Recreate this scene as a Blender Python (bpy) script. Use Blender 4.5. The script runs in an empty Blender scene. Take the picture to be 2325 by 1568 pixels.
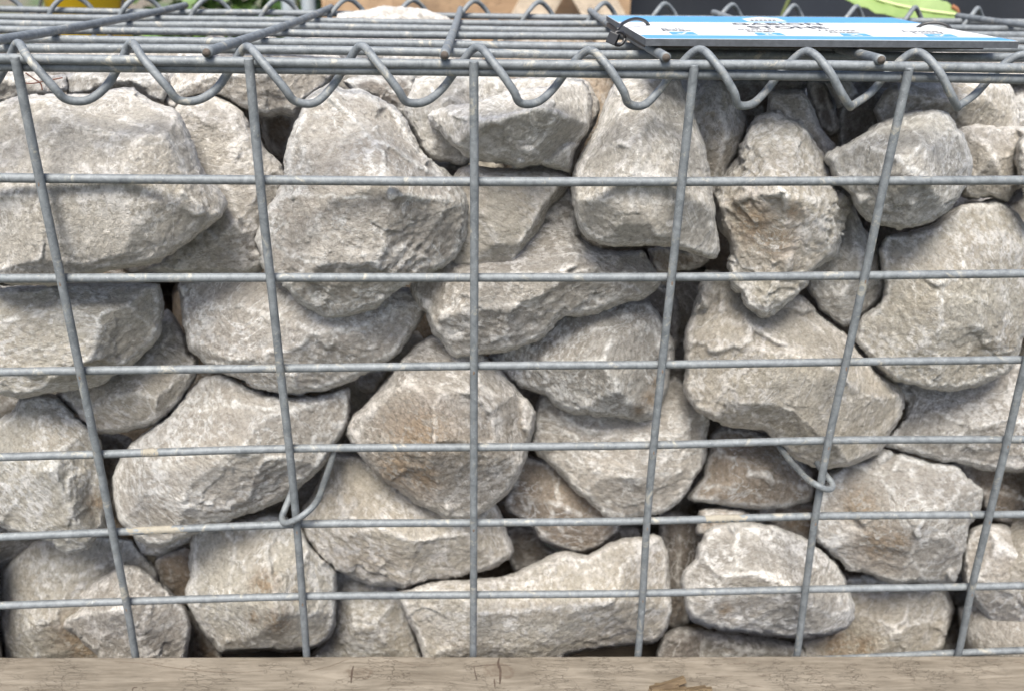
import bpy, math, random
import numpy as np
from mathutils import Matrix, Vector
from mathutils.geometry import delaunay_2d_cdt

random.seed(7)
scene = bpy.context.scene
COL = scene.collection

# ------------------------------------------------------------------ camera, world, sun, exposure
F_PX, W_PX, H_PX = 2093.16, 2325.0, 1568.0            # focal length in units of a 2325 px wide frame
CAM = np.array([-0.00758, -0.43246, 0.06529])
PITCH, YAW, ROLL = 0.43646, 0.06357, 0.01982
def cam_axes():
    cp, sp, cy, sy, cr, sr = (math.cos(PITCH), math.sin(PITCH), math.cos(YAW), math.sin(YAW), math.cos(ROLL), math.sin(ROLL))
    fwd = np.array([sy * cp, cy * cp, -sp]); right = np.array([cy, -sy, 0.0]); up = np.cross(right, fwd)
    return right * cr + up * sr, -right * sr + up * cr, fwd
RIGHT, UP, FWD = cam_axes()
cam_data = bpy.data.cameras.new('camera')
cam = bpy.data.objects.new('camera', cam_data); COL.objects.link(cam)
M4 = Matrix.Identity(4)
for i in range(3):
    M4[i][0], M4[i][1], M4[i][2], M4[i][3] = RIGHT[i], UP[i], -FWD[i], CAM[i]
cam.matrix_world = M4
cam_data.sensor_width = 36.0; cam_data.lens = F_PX * 36.0 / W_PX
cam_data.clip_start = 0.01; cam_data.clip_end = 200.0
cam_data.dof.use_dof = True; cam_data.dof.focus_distance = 0.445; cam_data.dof.aperture_fstop = 11.0
scene.camera = cam

SUN_ELEV, SUN_AZ = math.radians(60), math.radians(196)   # azimuth clockwise from +Y; sun stands behind the camera, high
world = bpy.data.worlds.new('World'); scene.world = world; world.use_nodes = True
nt = world.node_tree; bg = nt.nodes['Background']
sky = nt.nodes.new('ShaderNodeTexSky'); sky.sky_type = 'NISHITA'; sky.sun_disc = False
sky.sun_elevation = SUN_ELEV; sky.sun_rotation = SUN_AZ; sky.air_density = 1.0; sky.dust_density = 3.0; sky.ozone_density = 1.0
nt.links.new(sky.outputs[0], bg.inputs['Color']); bg.inputs['Strength'].default_value = 0.105
sun_data = bpy.data.lights.new('sun', 'SUN'); sun_data.energy = 2.9; sun_data.angle = math.radians(26); sun_data.color = (1.0, 0.955, 0.85)
sun = bpy.data.objects.new('sun', sun_data); COL.objects.link(sun)
sd = Vector((math.sin(SUN_AZ) * math.cos(SUN_ELEV), math.cos(SUN_AZ) * math.cos(SUN_ELEV), math.sin(SUN_ELEV)))
sun.rotation_euler = sd.to_track_quat('Z', 'Y').to_euler()
vs = scene.view_settings; vs.view_transform = 'Standard'; vs.look = 'None'; vs.gamma = 1.0; vs.use_curve_mapping = False
vs.exposure = 1.34

# ------------------------------------------------------------------ helpers
def rays(px):
    px = np.atleast_2d(np.asarray(px, float))
    return FWD[None, :] + ((px[:, 0] - W_PX / 2) / F_PX)[:, None] * RIGHT[None, :] - ((px[:, 1] - H_PX / 2) / F_PX)[:, None] * UP[None, :]
def on_y(x, y, Y):
    d = rays([(x, y)])[0]; return CAM + d * ((Y - CAM[1]) / d[1])
def on_z(x, y, Z):
    d = rays([(x, y)])[0]; return CAM + d * ((Z - CAM[2]) / d[2])
def tag(o, label=None, cat=None, group=None, kind=None):
    if label: o['label'] = label
    if cat: o['category'] = cat
    if group: o['group'] = group
    if kind: o['kind'] = kind
    return o
def empty(name, loc=(0, 0, 0)):
    o = bpy.data.objects.new(name, None); COL.objects.link(o); o.location = loc; o.empty_display_size = 0.02; return o
def mesh_obj(name, V, Fc, m, parent=None, smooth=True):
    me = bpy.data.meshes.new(name)
    me.from_pydata([tuple(map(float, v)) for v in V], [], [tuple(int(i) for i in f) for f in Fc])
    me.validate(); me.update()
    if smooth: me.polygons.foreach_set('use_smooth', [True] * len(me.polygons))
    o = bpy.data.objects.new(name, me); COL.objects.link(o)
    if m: me.materials.append(m)
    if parent:
        o.parent = parent; o.matrix_parent_inverse = Matrix.Translation(-Vector(parent.location))
    return o
def catmull(P, n=6, closed=False):
    P = [np.array(p, float) for p in P]; out = []; N = len(P)
    segs = N if closed else N - 1
    for i in range(segs):
        p1, p2 = P[i % N], P[(i + 1) % N]
        p0 = P[(i - 1) % N] if (closed or i > 0) else 2 * p1 - p2
        p3 = P[(i + 2) % N] if (closed or i + 2 < N) else 2 * p2 - p1
        for k in range(n):
            t = k / n
            out.append(0.5 * ((2 * p1) + (-p0 + p2) * t + (2 * p0 - 5 * p1 + 4 * p2 - p3) * t * t + (-p0 + 3 * p1 - 3 * p2 + p3) * t ** 3))
    if not closed: out.append(P[-1])
    return out
def tube(path, r, sides=12, cap=True):
    P = np.array(path, float); n = len(P)
    T = np.gradient(P, axis=0); T /= np.linalg.norm(T, axis=1)[:, None]
    ref = np.array([0, 0, 1.0]) if abs(T[0][2]) < 0.9 else np.array([1.0, 0, 0])
    u = np.cross(T[0], ref); u /= np.linalg.norm(u)
    V, Fc = [], []
    for i in range(n):
        u = u - T[i] * np.dot(u, T[i]); u /= np.linalg.norm(u); w = np.cross(T[i], u)
        for k in range(sides):
            a = 2 * math.pi * k / sides
            V.append(P[i] + (u * math.cos(a) + w * math.sin(a)) * r)
    for i in range(n - 1):
        for k in range(sides):
            a = i * sides + k; b = i * sides + (k + 1) % sides
            Fc.append((a, b, b + sides, a + sides))
    if cap:
        Fc.append(tuple(range(sides))[::-1]); Fc.append(tuple((n - 1) * sides + k for k in range(sides)))
    return V, Fc
def box(x0, x1, y0, y1, z0, z1, bev=0.0):
    if bev <= 0:
        V = [(x, y, z) for x in (x0, x1) for y in (y0, y1) for z in (z0, z1)]
        return V, [(0, 1, 3, 2), (4, 6, 7, 5), (0, 4, 5, 1), (2, 3, 7, 6), (0, 2, 6, 4), (1, 5, 7, 3)]
    import bmesh
    bm = bmesh.new(); bmesh.ops.create_cube(bm, size=1.0)
    for v in bm.verts:
        v.co = Vector(((x0 + x1) / 2 + v.co.x * (x1 - x0), (y0 + y1) / 2 + v.co.y * (y1 - y0), (z0 + z1) / 2 + v.co.z * (z1 - z0)))
    bmesh.ops.bevel(bm, geom=bm.edges[:], offset=bev, segments=2, profile=0.6, affect='EDGES')
    V = [tuple(v.co) for v in bm.verts]; Fc = [tuple(v.index for v in f.verts) for f in bm.faces]; bm.free()
    return V, Fc

# numpy gradient noise
_rng = np.random.RandomState(11)
_perm = _rng.permutation(512); _perm = np.concatenate([_perm, _perm, _perm])
_grad = _rng.normal(size=(512, 3)); _grad /= np.linalg.norm(_grad, axis=1)[:, None]
def perlin(P):
    I = np.floor(P).astype(int); Fr = P - I; I &= 511
    U = Fr * Fr * Fr * (Fr * (Fr * 6 - 15) + 10); out = 0
    for dx in (0, 1):
        wx = U[:, 0] if dx else 1 - U[:, 0]
        for dy in (0, 1):
            wy = U[:, 1] if dy else 1 - U[:, 1]
            for dz in (0, 1):
                wz = U[:, 2] if dz else 1 - U[:, 2]
                h = _perm[_perm[_perm[(I[:, 0] + dx) & 511] + ((I[:, 1] + dy) & 511)] + ((I[:, 2] + dz) & 511)] & 511
                g = _grad[h]
                out = out + wx * wy * wz * (g[:, 0] * (Fr[:, 0] - dx) + g[:, 1] * (Fr[:, 1] - dy) + g[:, 2] * (Fr[:, 2] - dz))
    return out * 1.5
def fbm(P, o=3, gain=0.55):
    s, a = 0, 1.0
    for k in range(o):
        s = s + a * perlin(P * (2.03 ** k) + 17.3 * k); a *= gain
    return s
def chips(P, seed):
    """tilted-plane cells: each Voronoi cell is a small flat break with a tilt of its own"""
    rs = np.random.RandomState(seed)
    n = rs.uniform(-1, 1, size=(512, 3)); off = rs.uniform(0, 1, size=(512, 3))
    I = np.floor(P).astype(int); best = np.full(len(P), 9.0); val = np.zeros(len(P))
    for dx in (-1, 0, 1):
        for dy in (-1, 0, 1):
            for dz in (-1, 0, 1):
                C = I + (dx, dy, dz); h = _perm[_perm[_perm[C[:, 0] & 511] + (C[:, 1] & 511)] + (C[:, 2] & 511)] & 511
                D = P - (C + off[h]); r = (D * D).sum(1); k = r < best
                best[k] = r[k]; val[k] = (D * n[h]).sum(1)[k]
    return val

# ------------------------------------------------------------------ materials
def new_mat(name):
    m = bpy.data.materials.new(name); m.use_nodes = True
    nt = m.node_tree; b = nt.nodes['Principled BSDF']
    return m, nt, b
def N(nt, t, **kw):
    n = nt.nodes.new(t)
    for k, v in kw.items():
        if k in n.inputs.keys(): n.inputs[k].default_value = v
        else: setattr(n, k, v)
    return n
def noise(nt, vec, scale, detail=6, rough=0.6, dist=0.0):
    n = nt.nodes.new('ShaderNodeTexNoise'); n.inputs['Scale'].default_value = scale; n.inputs['Detail'].default_value = detail
    n.inputs['Roughness'].default_value = rough; n.inputs['Distortion'].default_value = dist
    if vec is not None: nt.links.new(vec, n.inputs['Vector'])
    return n.outputs['Fac']
def ramp(nt, fac, stops):
    r = nt.nodes.new('ShaderNodeValToRGB'); e = r.color_ramp.elements
    while len(e) < len(stops): e.new(0.5)
    for s, (p, c) in zip(e, stops):
        s.position = p; s.color = (c, c, c, 1) if isinstance(c, (int, float)) else (*c, 1)
    nt.links.new(fac, r.inputs[0]); return r.outputs[0]
def mix(nt, fac, a, b, mode='MIX'):
    n = nt.nodes.new('ShaderNodeMix'); n.data_type = 'RGBA'; n.blend_type = mode
    for s, v in ((n.inputs[0], fac), (n.inputs[6], a), (n.inputs[7], b)):
        if isinstance(v, (int, float)): s.default_value = v
        elif isinstance(v, tuple): s.default_value = (*v, 1)
        else: nt.links.new(v, s)
    return n.outputs[2]
def math_n(nt, op, a, b=None, c=None):
    n = nt.nodes.new('ShaderNodeMath'); n.operation = op
    for i, v in enumerate((a, b, c)):
        if v is None: continue
        if isinstance(v, (int, float)): n.inputs[i].default_value = v
        else: nt.links.new(v, n.inputs[i])
    return n.outputs[0]
def simple(name, col, rough=0.6, metal=0.0, bump=0.0, bscale=200, var=0.15, vscale=30):
    m, nt, b = new_mat(name); tc = nt.nodes.new('ShaderNodeTexCoord').outputs['Object']
    nz = noise(nt, tc, vscale, 8, 0.65)
    f = ramp(nt, nz, [(0.3, 1 - var), (0.7, 1 + var)])
    nt.links.new(mix(nt, 1.0, tuple(col), f, 'MULTIPLY'), b.inputs['Base Color'])
    b.inputs['Roughness'].default_value = rough; b.inputs['Metallic'].default_value = metal
    if bump:
        bp = nt.nodes.new('ShaderNodeBump'); bp.inputs['Strength'].default_value = bump; bp.inputs['Distance'].default_value = 0.001
        nt.links.new(noise(nt, tc, bscale, 8, 0.7), bp.inputs['Height']); nt.links.new(bp.outputs[0], b.inputs['Normal'])
    return m

def rock_mat(name, dark, light, frost=0.5, warm=0.3):
    m, nt, b = new_mat(name)
    tc = nt.nodes.new('ShaderNodeTexCoord').outputs['Object']
    inf = nt.nodes.new('ShaderNodeObjectInfo').outputs['Random']
    add = nt.nodes.new('ShaderNodeVectorMath'); add.operation = 'ADD'
    cmb = nt.nodes.new('ShaderNodeCombineXYZ'); sc = math_n(nt, 'MULTIPLY', inf, 3.7)
    for i in range(3): nt.links.new(sc, cmb.inputs[i])
    nt.links.new(tc, add.inputs[0]); nt.links.new(cmb.outputs[0], add.inputs[1]); v = add.outputs[0]
    mp = nt.nodes.new('ShaderNodeMapping'); mp.inputs['Scale'].default_value = (1.0, 0.72, 1.25); nt.links.new(v, mp.inputs[0]); vs_ = mp.outputs[0]
    big = noise(nt, v, 16, 4, 0.55, 0.6); mid = noise(nt, vs_, 150, 9, 0.72, 0.2); fine = noise(nt, vs_, 420, 6, 0.7, 0.3)
    body = mix(nt, ramp(nt, mid, [(0.30, 0.0), (0.70, 1.0)]), tuple(dark), tuple(light))
    # warm drifts inside the stone
    body = mix(nt, math_n(nt, 'MULTIPLY', ramp(nt, big, [(0.45, 0.0), (0.70, 1.0)]), warm), body, (0.40, 0.315, 0.235))
    # whitish dusty crust: patches broken up finely
    f1 = noise(nt, v, 44, 8, 0.66, 0.3); f2 = noise(nt, vs_, 240, 6, 0.72, 0.2)
    at = nt.nodes.new('ShaderNodeAttribute'); at.attribute_name = 'wear'
    zone = math_n(nt, 'ADD', ramp(nt, noise(nt, v, 26, 3, 0.5, 0.4), [(0.43, 0.15), (0.60, 0.95)]), math_n(nt, 'MULTIPLY', at.outputs['Fac'], 1.2))
    zone = math_n(nt, 'MINIMUM', zone, 1.0)
    pf = math_n(nt, 'ADD', math_n(nt, 'MULTIPLY', f1, 0.35), math_n(nt, 'MULTIPLY', f2, 0.65))
    patch = ramp(nt, pf, [(0.485, 0.0), (0.545, 1.0)])
    body = mix(nt, math_n(nt, 'MULTIPLY', math_n(nt, 'MULTIPLY', patch, zone), frost), body, (0.68, 0.665, 0.65))
    f3 = ramp(nt, noise(nt, v, 900, 3, 0.7), [(0.60, 0.0), (0.68, 1.0)])
    body = mix(nt, math_n(nt, 'MULTIPLY', f3, 0.6), body, (0.70, 0.68, 0.66))
    # calcite veins
    w = noise(nt, vs_, 22, 5, 0.6, 1.6); vein = ramp(nt, math_n(nt, 'ABSOLUTE', math_n(nt, 'SUBTRACT', w, 0.5)), [(0.0, 1.0), (0.018, 0.0)])
    vm = ramp(nt, noise(nt, v, 40, 3, 0.5), [(0.48, 0.0), (0.58, 1.0)])
    body = mix(nt, math_n(nt, 'MULTIPLY', math_n(nt, 'MULTIPLY', vein, vm), 0.9), body, (0.72, 0.71, 0.70))
    # worn pale arrises and rust, both baked as attributes of the stone
    wear = math_n(nt, 'MULTIPLY', at.outputs['Fac'], ramp(nt, f2, [(0.36, 0.25), (0.60, 1.0)]))
    body = mix(nt, math_n(nt, 'MULTIPLY', wear, 0.95), body, (0.80, 0.785, 0.76))
    st = nt.nodes.new('ShaderNodeAttribute'); st.attribute_name = 'stain'
    sf = math_n(nt, 'MULTIPLY', st.outputs['Fac'], ramp(nt, math_n(nt, 'ADD', math_n(nt, 'MULTIPLY', f1, 0.2), math_n(nt, 'MULTIPLY', f2, 0.8)), [(0.43, 0.08), (0.51, 1.0)]))
    body = mix(nt, math_n(nt, 'MULTIPLY', sf, 0.9), body, mix(nt, fine, (0.19, 0.135, 0.088), (0.37, 0.285, 0.195)))
    sp = ramp(nt, fine, [(0.32, 0.68), (0.5, 1.0), (0.68, 1.2)])
    body = mix(nt, 1.0, body, sp, 'MULTIPLY')
    ov = ramp(nt, inf, [(0.0, (0.88, 0.89, 0.90)), (0.35, (1.03, 1.02, 1.0)), (0.65, (0.97, 0.94, 0.91)), (1.0, (1.08, 1.08, 1.08))])
    nt.links.new(mix(nt, 1.0, body, ov, 'MULTIPLY'), b.inputs['Base Color'])
    b.inputs['Roughness'].default_value = 0.88; b.inputs['Specular IOR Level'].default_value = 0.25
    h = math_n(nt, 'ADD', math_n(nt, 'MULTIPLY', noise(nt, vs_, 260, 9, 0.74, 0.5), 1.0), math_n(nt, 'MULTIPLY', mid, 0.9))
    bp = nt.nodes.new('ShaderNodeBump'); bp.inputs['Strength'].default_value = 1.0; bp.inputs['Distance'].default_value = 0.0042
    nt.links.new(h, bp.inputs['Height']); nt.links.new(bp.outputs[0], b.inputs['Normal'])
    return m
MAT = {
    'pale':  rock_mat('pale limestone',  (0.395, 0.373, 0.338), (0.48, 0.460, 0.425), 1.0, 0.10),
    'pink':  rock_mat('pinkish limestone', (0.375, 0.342, 0.306), (0.465, 0.433, 0.393), 1.0, 0.12),
    'grey':  rock_mat('grey limestone',  (0.31, 0.290, 0.262), (0.40, 0.376, 0.344), 1.0, 0.15),
    'cream': rock_mat('cream limestone', (0.39, 0.362, 0.312), (0.485, 0.457, 0.405), 0.9, 0.25),
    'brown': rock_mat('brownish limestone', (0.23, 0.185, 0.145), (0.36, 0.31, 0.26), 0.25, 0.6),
    'shade_dark':  rock_mat('shade-darkened limestone', (0.20, 0.18, 0.16), (0.30, 0.27, 0.245), 0.20, 0.3),  # mostly for gap stones: their shade is put into a darker stone colour
}
def wire_mat():
    m, nt, b = new_mat('galvanised wire')
    tc = nt.nodes.new('ShaderNodeTexCoord').outputs['Object']
    a = noise(nt, tc, 170, 8, 0.78, 0.7); c = noise(nt, tc, 700, 5, 0.7)
    col = mix(nt, ramp(nt, a, [(0.32, 0.0), (0.68, 1.0)]), (0.085, 0.096, 0.106), (0.215, 0.232, 0.246))
    dep = ramp(nt, noise(nt, tc, 60, 9, 0.78, 1.0), [(0.56, 0.0), (0.64, 1.0)])
    col = mix(nt, math_n(nt, 'MULTIPLY', dep, 0.6), col, (0.40, 0.37, 0.30))
    col = mix(nt, math_n(nt, 'MULTIPLY', ramp(nt, c, [(0.62, 0.0), (0.72, 1.0)]), 0.4), col, (0.6, 0.62, 0.64))
    nt.links.new(col, b.inputs['Base Color']); b.inputs['Metallic'].default_value = 0.30
    nt.links.new(ramp(nt, a, [(0.3, 0.55), (0.7, 0.72)]), b.inputs['Roughness'])
    bp = nt.nodes.new('ShaderNodeBump'); bp.inputs['Strength'].default_value = 0.5; bp.inputs['Distance'].default_value = 0.0003
    nt.links.new(noise(nt, tc, 500, 8, 0.7), bp.inputs['Height']); nt.links.new(bp.outputs[0], b.inputs['Normal'])
    return m
WIRE = wire_mat()
WELD = simple('weld scorch', (0.15, 0.11, 0.085), 0.85, 0.1, 0.6, 900, 0.5, 900)
CUT = simple('rusty cut steel', (0.085, 0.07, 0.06), 0.9, 0.0, 0.5, 900, 0.4, 400)
CRUST = simple('dried cement crust', (0.25, 0.23, 0.19), 0.9, 0.0, 0.8, 500, 0.15, 200)

# ------------------------------------------------------------------ the basket
HX0, HX1 = -0.55, 0.55
XS = {}   # measured crossings of the front panel: ROWS[j] = [(x, y) at vertical wire -2..2(3)]
ROWS = {0: [(43, 153), (569, 158), (1075.7, 164), (1572, 171), (2055.5, 177)],
        1: [(94.5, 408), (592, 412), (1076.8, 415.4), (1545.7, 415.4), (2003.8, 413.6)],
        2: [(142.6, 635.3), (616, 633.9), (1076.8, 633.9), (1522.5, 632.8), (1959.2, 629.2)],
        3: [(186, 845), (638.3, 839.6), (1076, 834.2), (1501, 831.4), (1916.4, 825.3), (2325, 820)],
        4: [(225.4, 1035), (659, 1022.2), (1075.7, 1019), (1482, 1014.3), (1877.2, 1003.6), (2281.9, 1001.1)],
        5: [(259.6, 1212), (675.7, 1194.3), (1075.3, 1190.8), (1467.2, 1186.5), (1847.6, 1175.8), (2240.9, 1172.2)],
        6: [(290.6, 1369.7), (688.2, 1358.3), (1075, 1354.8), (1457.6, 1351.2), (1825.5, 1342.3), (2201.7, 1336.2)],
        7: [(316, 1519), (700, 1516), (1074, 1512), (1445, 1509), (1804, 1504), (2171, 1487)]}
basket = tag(empty('gabion_basket', (0, 0.15, -0.51)), 'welded galvanised wire basket with a lid laced on by wire spirals, holding the stones', 'gabion basket')
def wire(name, path, r=0.00195, sides=14, n=10, label=None):
    V, Fc = tube(catmull(path, n), r, sides)
    o = mesh_obj(name, V, Fc, WIRE, basket)
    if label: o['label'] = label
    return o
def jig(p, a=0.0006):
    return np.array(p) + np.array([random.uniform(-a, a), random.uniform(-a, a) * 0.5, random.uniform(-a, a)])
grid = {}
for j, row in ROWS.items():
    pts = [on_y(x, y, 0.0) for x, y in row]
    for i, p in enumerate(pts): grid[(i - 2, j)] = p
    hi = len(pts) - 3
    dl = pts[1] - pts[0]; dr = pts[-1] - pts[-2]
    for i in (-3, -4, -5): grid[(i, j)] = jig(pts[0] + dl * (i + 2))
    for i in range(hi + 1, 6): grid[(i, j)] = jig(pts[-1] + dr * (i - hi))
for j in (8, 9, 10):                # rows hidden behind the timber
    for i in range(-5, 6): grid[(i, j)] = grid[(i, 7)] + (0, 0, -0.05 * (j - 7))
for j in range(11):
    path = [grid[(-5, j)] + (-0.04, 0.0022, 0)] + [grid[(i, j)] + (0, 0.0022, 0) for i in range(-5, 6)] + [grid[(5, j)] + (0.04, 0.0022, 0)]
    wire('horizontal_wire', path, 0.00225)
for i in range(-5, 6):
    path = [grid[(i, 0)] + (0, -0.00175, 0.0035)] + [grid[(i, j)] + (0, -0.00175, 0) for j in range(11)]
    wire('vertical_wire', path, 0.00215)
    for j in range(1, 7):          # weld dimples: small rusty flecks where the wires were fused
        if i in (-2, -1, 0, 1, 2, 3) and random.random() < 0.75:
            c = grid[(i, j)] + (0, -0.00378, -0.0012)
            V = []; k = 9
            for q in range(k):
                a = 2 * math.pi * q / k; rr = random.uniform(0.7, 1.15)
                V.append(c + np.array([0.0008 * math.cos(a) * rr, 0.00012, 0.0026 * math.sin(a) * rr]))
            V.append(c + np.array([0, -0.00028, 0]))
            o = mesh_obj('weld_mark', V, [(q, (q + 1) % k, k) for q in range(k)][::-1], WELD, basket)
# lid: long wires every 50 mm, lying slightly lower towards the back
LIDY = [146, 121, 101, 82.5, 66.5, 52, 38]
lid_z = [on_y(1143, y, 0.0 + 0.05 * k)[2] for k, y in enumerate(LIDY)]
def lidz(y): return float(np.interp(y, [0.05 * k for k in range(7)], lid_z))
for k in range(7):
    Y = 0.05 * k; Z = lid_z[k]
    path = [(x, Y + random.uniform(-.0008, .0008), Z + random.uniform(-.0006, .0006) + 0.0006 * (x > 0.1)) for x in np.linspace(HX0, HX1, 12)]
    wire('lid_wire', path, 0.00222)
def lid_cross(p0, p1, back=0.308):
    # p0/p1: two points on the wire as seen; they fix its line on the lid
    def lidpt(p):
        Y = 0.1
        for _ in range(8):
            q = on_z(p[0], p[1], lidz(Y) + 0.004); Y = min(max(q[1], -0.01), 0.31)
        return q
    a, b = lidpt(p0), lidpt(p1); d = (b - a)[:2] / (b - a)[1]
    path = []
    for Y in np.linspace(-0.004, back, 8):
        x = a[0] + d[0] * (Y - a[1]); path.append((x, Y, lidz(Y) + 0.0042))
    o = wire('lid_cross_wire', path, 0.0023)
    V, Fc = tube([np.array(path[0]) + (0, -0.0006, 0), np.array(path[0]) + (0, 0.0003, 0)], 0.0018, 10)
    mesh_obj('cut_end', V, Fc, CUT, o)
    return o
for a, b in (((0, 92), (466, 1)), ((490, 113), (755, 16)), ((1010, 124), (1044, 28)), ((1520, 138), (1345, 30)), ((2022, 145), (1905, 112)),
             ((2325, 58), (2178, 38))):
    lid_cross(a, b)
for x in (-0.53, -0.43, -0.365):
    path = [(x, Y, lidz(Y) + 0.0039) for Y in np.linspace(-0.004, 0.308, 6)]
    wire('lid_cross_wire', path, 0.0021)
# rear panel
for j in range(0, 11):
    wire('rear_horizontal_wire', [(x, 0.302, lid_z[6] - 0.005 - 0.05 * j) for x in np.linspace(HX0, HX1, 6)], 0.0020, 8)
for i in range(-5, 6):
    wire('rear_vertical_wire', [(i * 0.1 + 0.022, 0.3055, z) for z in np.linspace(lid_z[6] - 0.002, -0.505, 5)], 0.0019, 8)
for k in range(1, 6):
    wire('bottom_wire', [(x, 0.05 * k, -0.503) for x in np.linspace(HX0, HX1, 4)], 0.0020, 8)
# front lacing spiral through measured crests and troughs
crest = [40, 298, 560, 820, 1085, 1340, 1590, 1835, 2085, 2330]
trough = [171, 428, 692, 945, 1203, 1449, 1699, 1941, 2187]
def xw(px, py=158): return on_y(px, py, 0.0)[0]
seq = []
xc = [xw(c) for c in crest]; xt = [xw(c) for c in trough]
step = 0.0505
cs = [xc[0] - step * k for k in range(6, 0, -1)] + xc + [xc[-1] + step * k for k in range(1, 4)]
ts = [(cs[i] + cs[i + 1]) / 2 for i in range(6)] + xt + [(cs[i] + cs[i + 1]) / 2 for i in range(15, len(cs) - 1)]
sp = []
for i in range(len(cs) - 1):
    c0, t0, c1 = cs[i], ts[i], cs[i + 1]
    zc = grid[(0, 0)][2]; rj = random.uniform(-0.0006, 0.0006)
    sharp = 0.30 if c0 < 0.12 else 0.12
    sp += [(c0, 0.0055, zc + 0.0098 + rj), (c0 + (t0 - c0) * 0.30, -0.0042, zc + 0.0045), (c0 + (t0 - c0) * 0.66, -0.0068, zc - 0.0065),
           (t0 - (t0 - c0) * sharp * 0.6, -0.0045, zc - 0.0128), (t0 + (c1 - t0) * sharp * 0.45, -0.0005, zc - 0.0136 + rj),
           (t0 + (c1 - t0) * 0.42, 0.0068, zc - 0.0085), (t0 + (c1 - t0) * 0.72, 0.0092, zc + 0.002)]
wire('lacing_spiral', sp, 0.0019, 12, 6)
# rear lacing spiral
bx = [xw2 for xw2 in [on_y(px, py, 0.302)[0] for px, py in ((635, 1), (789, 1), (937, 3), (1077, 6), (1224, 10), (1372, 14), (1508, 16), (1661, 18), (1801, 20), (1943, 22), (2076, 24), (2218, 26))]]
bx = [bx[0] - 0.0505 * k for k in range(6, 0, -1)] + bx + [bx[-1] + 0.0505 * k for k in range(1, 4)]
sp = []
for i in range(len(bx) - 1):
    c0, c1 = bx[i], bx[i + 1]
    for t in range(6):
        a = math.pi / 2 + 2 * math.pi * t / 6
        sp.append((c0 + (c1 - c0) * t / 6, 0.302 + 0.0085 * -math.cos(a), lid_z[6] - 0.001 + 0.0115 * math.sin(a)))
wire('rear_lacing_spiral', sp, 0.00178, 10, 5)
# two corner ties hooked round the upright wires
def hook(pts): wire('tie_hook', [on_y(x, y, Y) for x, y, Y in pts], 0.00185, 12, 6)
hook([(762, 1012, 0.062), (752, 1046, 0.046), (738, 1088, 0.026), (724, 1128, 0.008), (710, 1149, -0.001), (690, 1167, -0.0055), (670, 1179, -0.0058),
      (653, 1186, -0.004), (643, 1183, 0.0), (641, 1171, 0.004), (646, 1157, 0.006), (656, 1132, 0.012), (664, 1112, 0.018)])
hook([(1766, 1006, 0.050), (1789, 1039, 0.034), (1810, 1063, 0.018), (1831, 1085, 0.004), (1854, 1100, -0.0055), (1874, 1109, -0.0058),
      (1887, 1108, -0.003), (1889, 1097, 0.001), (1880, 1084, 0.005), (1868, 1069, 0.014), (1855, 1050, 0.024)])
# dried cement smears on two wires
def smear(x0, x1, j):
    """skin of dried cement wrapped round the top of a wire, thinning out to ragged ends"""
    row = ROWS[j]; xs = np.linspace(x0, x1, 40); ys = np.interp(xs, [p[0] for p in row], [p[1] for p in row])
    A = on_y(xs[0], ys[0], 0.0) + (0, 0.0022, 0); B = on_y(xs[-1], ys[-1], 0.0) + (0, 0.0022, 0); V, Fc = [], []; n = 60; m_ = 14
    for i in range(n):
        f = i / (n - 1); c = A + (B - A) * f
        for k in range(m_):
            a = -0.6 + (math.pi + 1.0) * k / (m_ - 1)
            nz = float(perlin(np.array([[f * 14 + j, a * 1.3, x0 * .1]]))[0]); env = math.sin(math.pi * f) ** 0.5 * (1.15 if 2 < k < m_ - 3 else 0.5)
            rr = 0.00225 + 0.00030 * (env * 1.0 + nz * 0.9 - 0.45)
            V.append(c + np.array([0, -math.cos(a) * rr, math.sin(a) * rr]))
    for i in range(n - 1):
        for k in range(m_ - 1): a = i * m_ + k; Fc.append((a, a + m_, a + m_ + 1, a + 1))
    mesh_obj('cement_smear', V, Fc, CRUST, basket)
smear(285, 425, 5); smear(1602, 1700, 5); smear(318, 360, 4)

# ------------------------------------------------------------------ stones
def seg_dist(P, A, B):
    best = np.full(len(P), 1e9)
    for a, b in zip(A, B):
        ab = b - a; L = (ab * ab).sum() + 1e-12
        t = np.clip(((P - a) @ ab) / L, 0, 1)[:, None]
        best = np.minimum(best, ((P - a - t * ab) ** 2).sum(1))
    return np.sqrt(best)
def subdivide(V, T):
    """split every triangle in four, sharing midpoints"""
    E = np.sort(np.concatenate([T[:, [0, 1]], T[:, [1, 2]], T[:, [2, 0]]]), axis=1)
    U, inv = np.unique(E, axis=0, return_inverse=True); inv = inv.ravel()
    mid = (V[U[:, 0]] + V[U[:, 1]]) / 2; n = len(V); k = len(T)
    a, b, c = inv[:k] + n, inv[k:2 * k] + n, inv[2 * k:] + n
    T2 = np.concatenate([np.stack([T[:, 0], a, c], 1), np.stack([a, T[:, 1], b], 1), np.stack([c, b, T[:, 2]], 1), np.stack([a, b, c], 1)])
    return np.concatenate([V, mid]), T2
def edges_of(T):
    E = np.sort(np.concatenate([T[:, [0, 1]], T[:, [1, 2]], T[:, [2, 0]]]), axis=1)
    return np.unique(E, axis=0, return_counts=True)
def smooth(f, E, n, it, w=0.5, fix=None):
    deg = np.bincount(E.ravel(), minlength=n).astype(float); f = f.copy()
    for _ in range(it):
        if f.ndim == 1:
            s = np.bincount(E[:, 0], f[E[:, 1]], n) + np.bincount(E[:, 1], f[E[:, 0]], n); g = s / deg
        else:
            g = np.stack([(np.bincount(E[:, 0], f[E[:, 1], k], n) + np.bincount(E[:, 1], f[E[:, 0], k], n)) / deg for k in range(3)], 1)
        nf = f + w * (g - f)
        if fix is not None: nf[fix] = f[fix]
        f = nf
    return f
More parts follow.
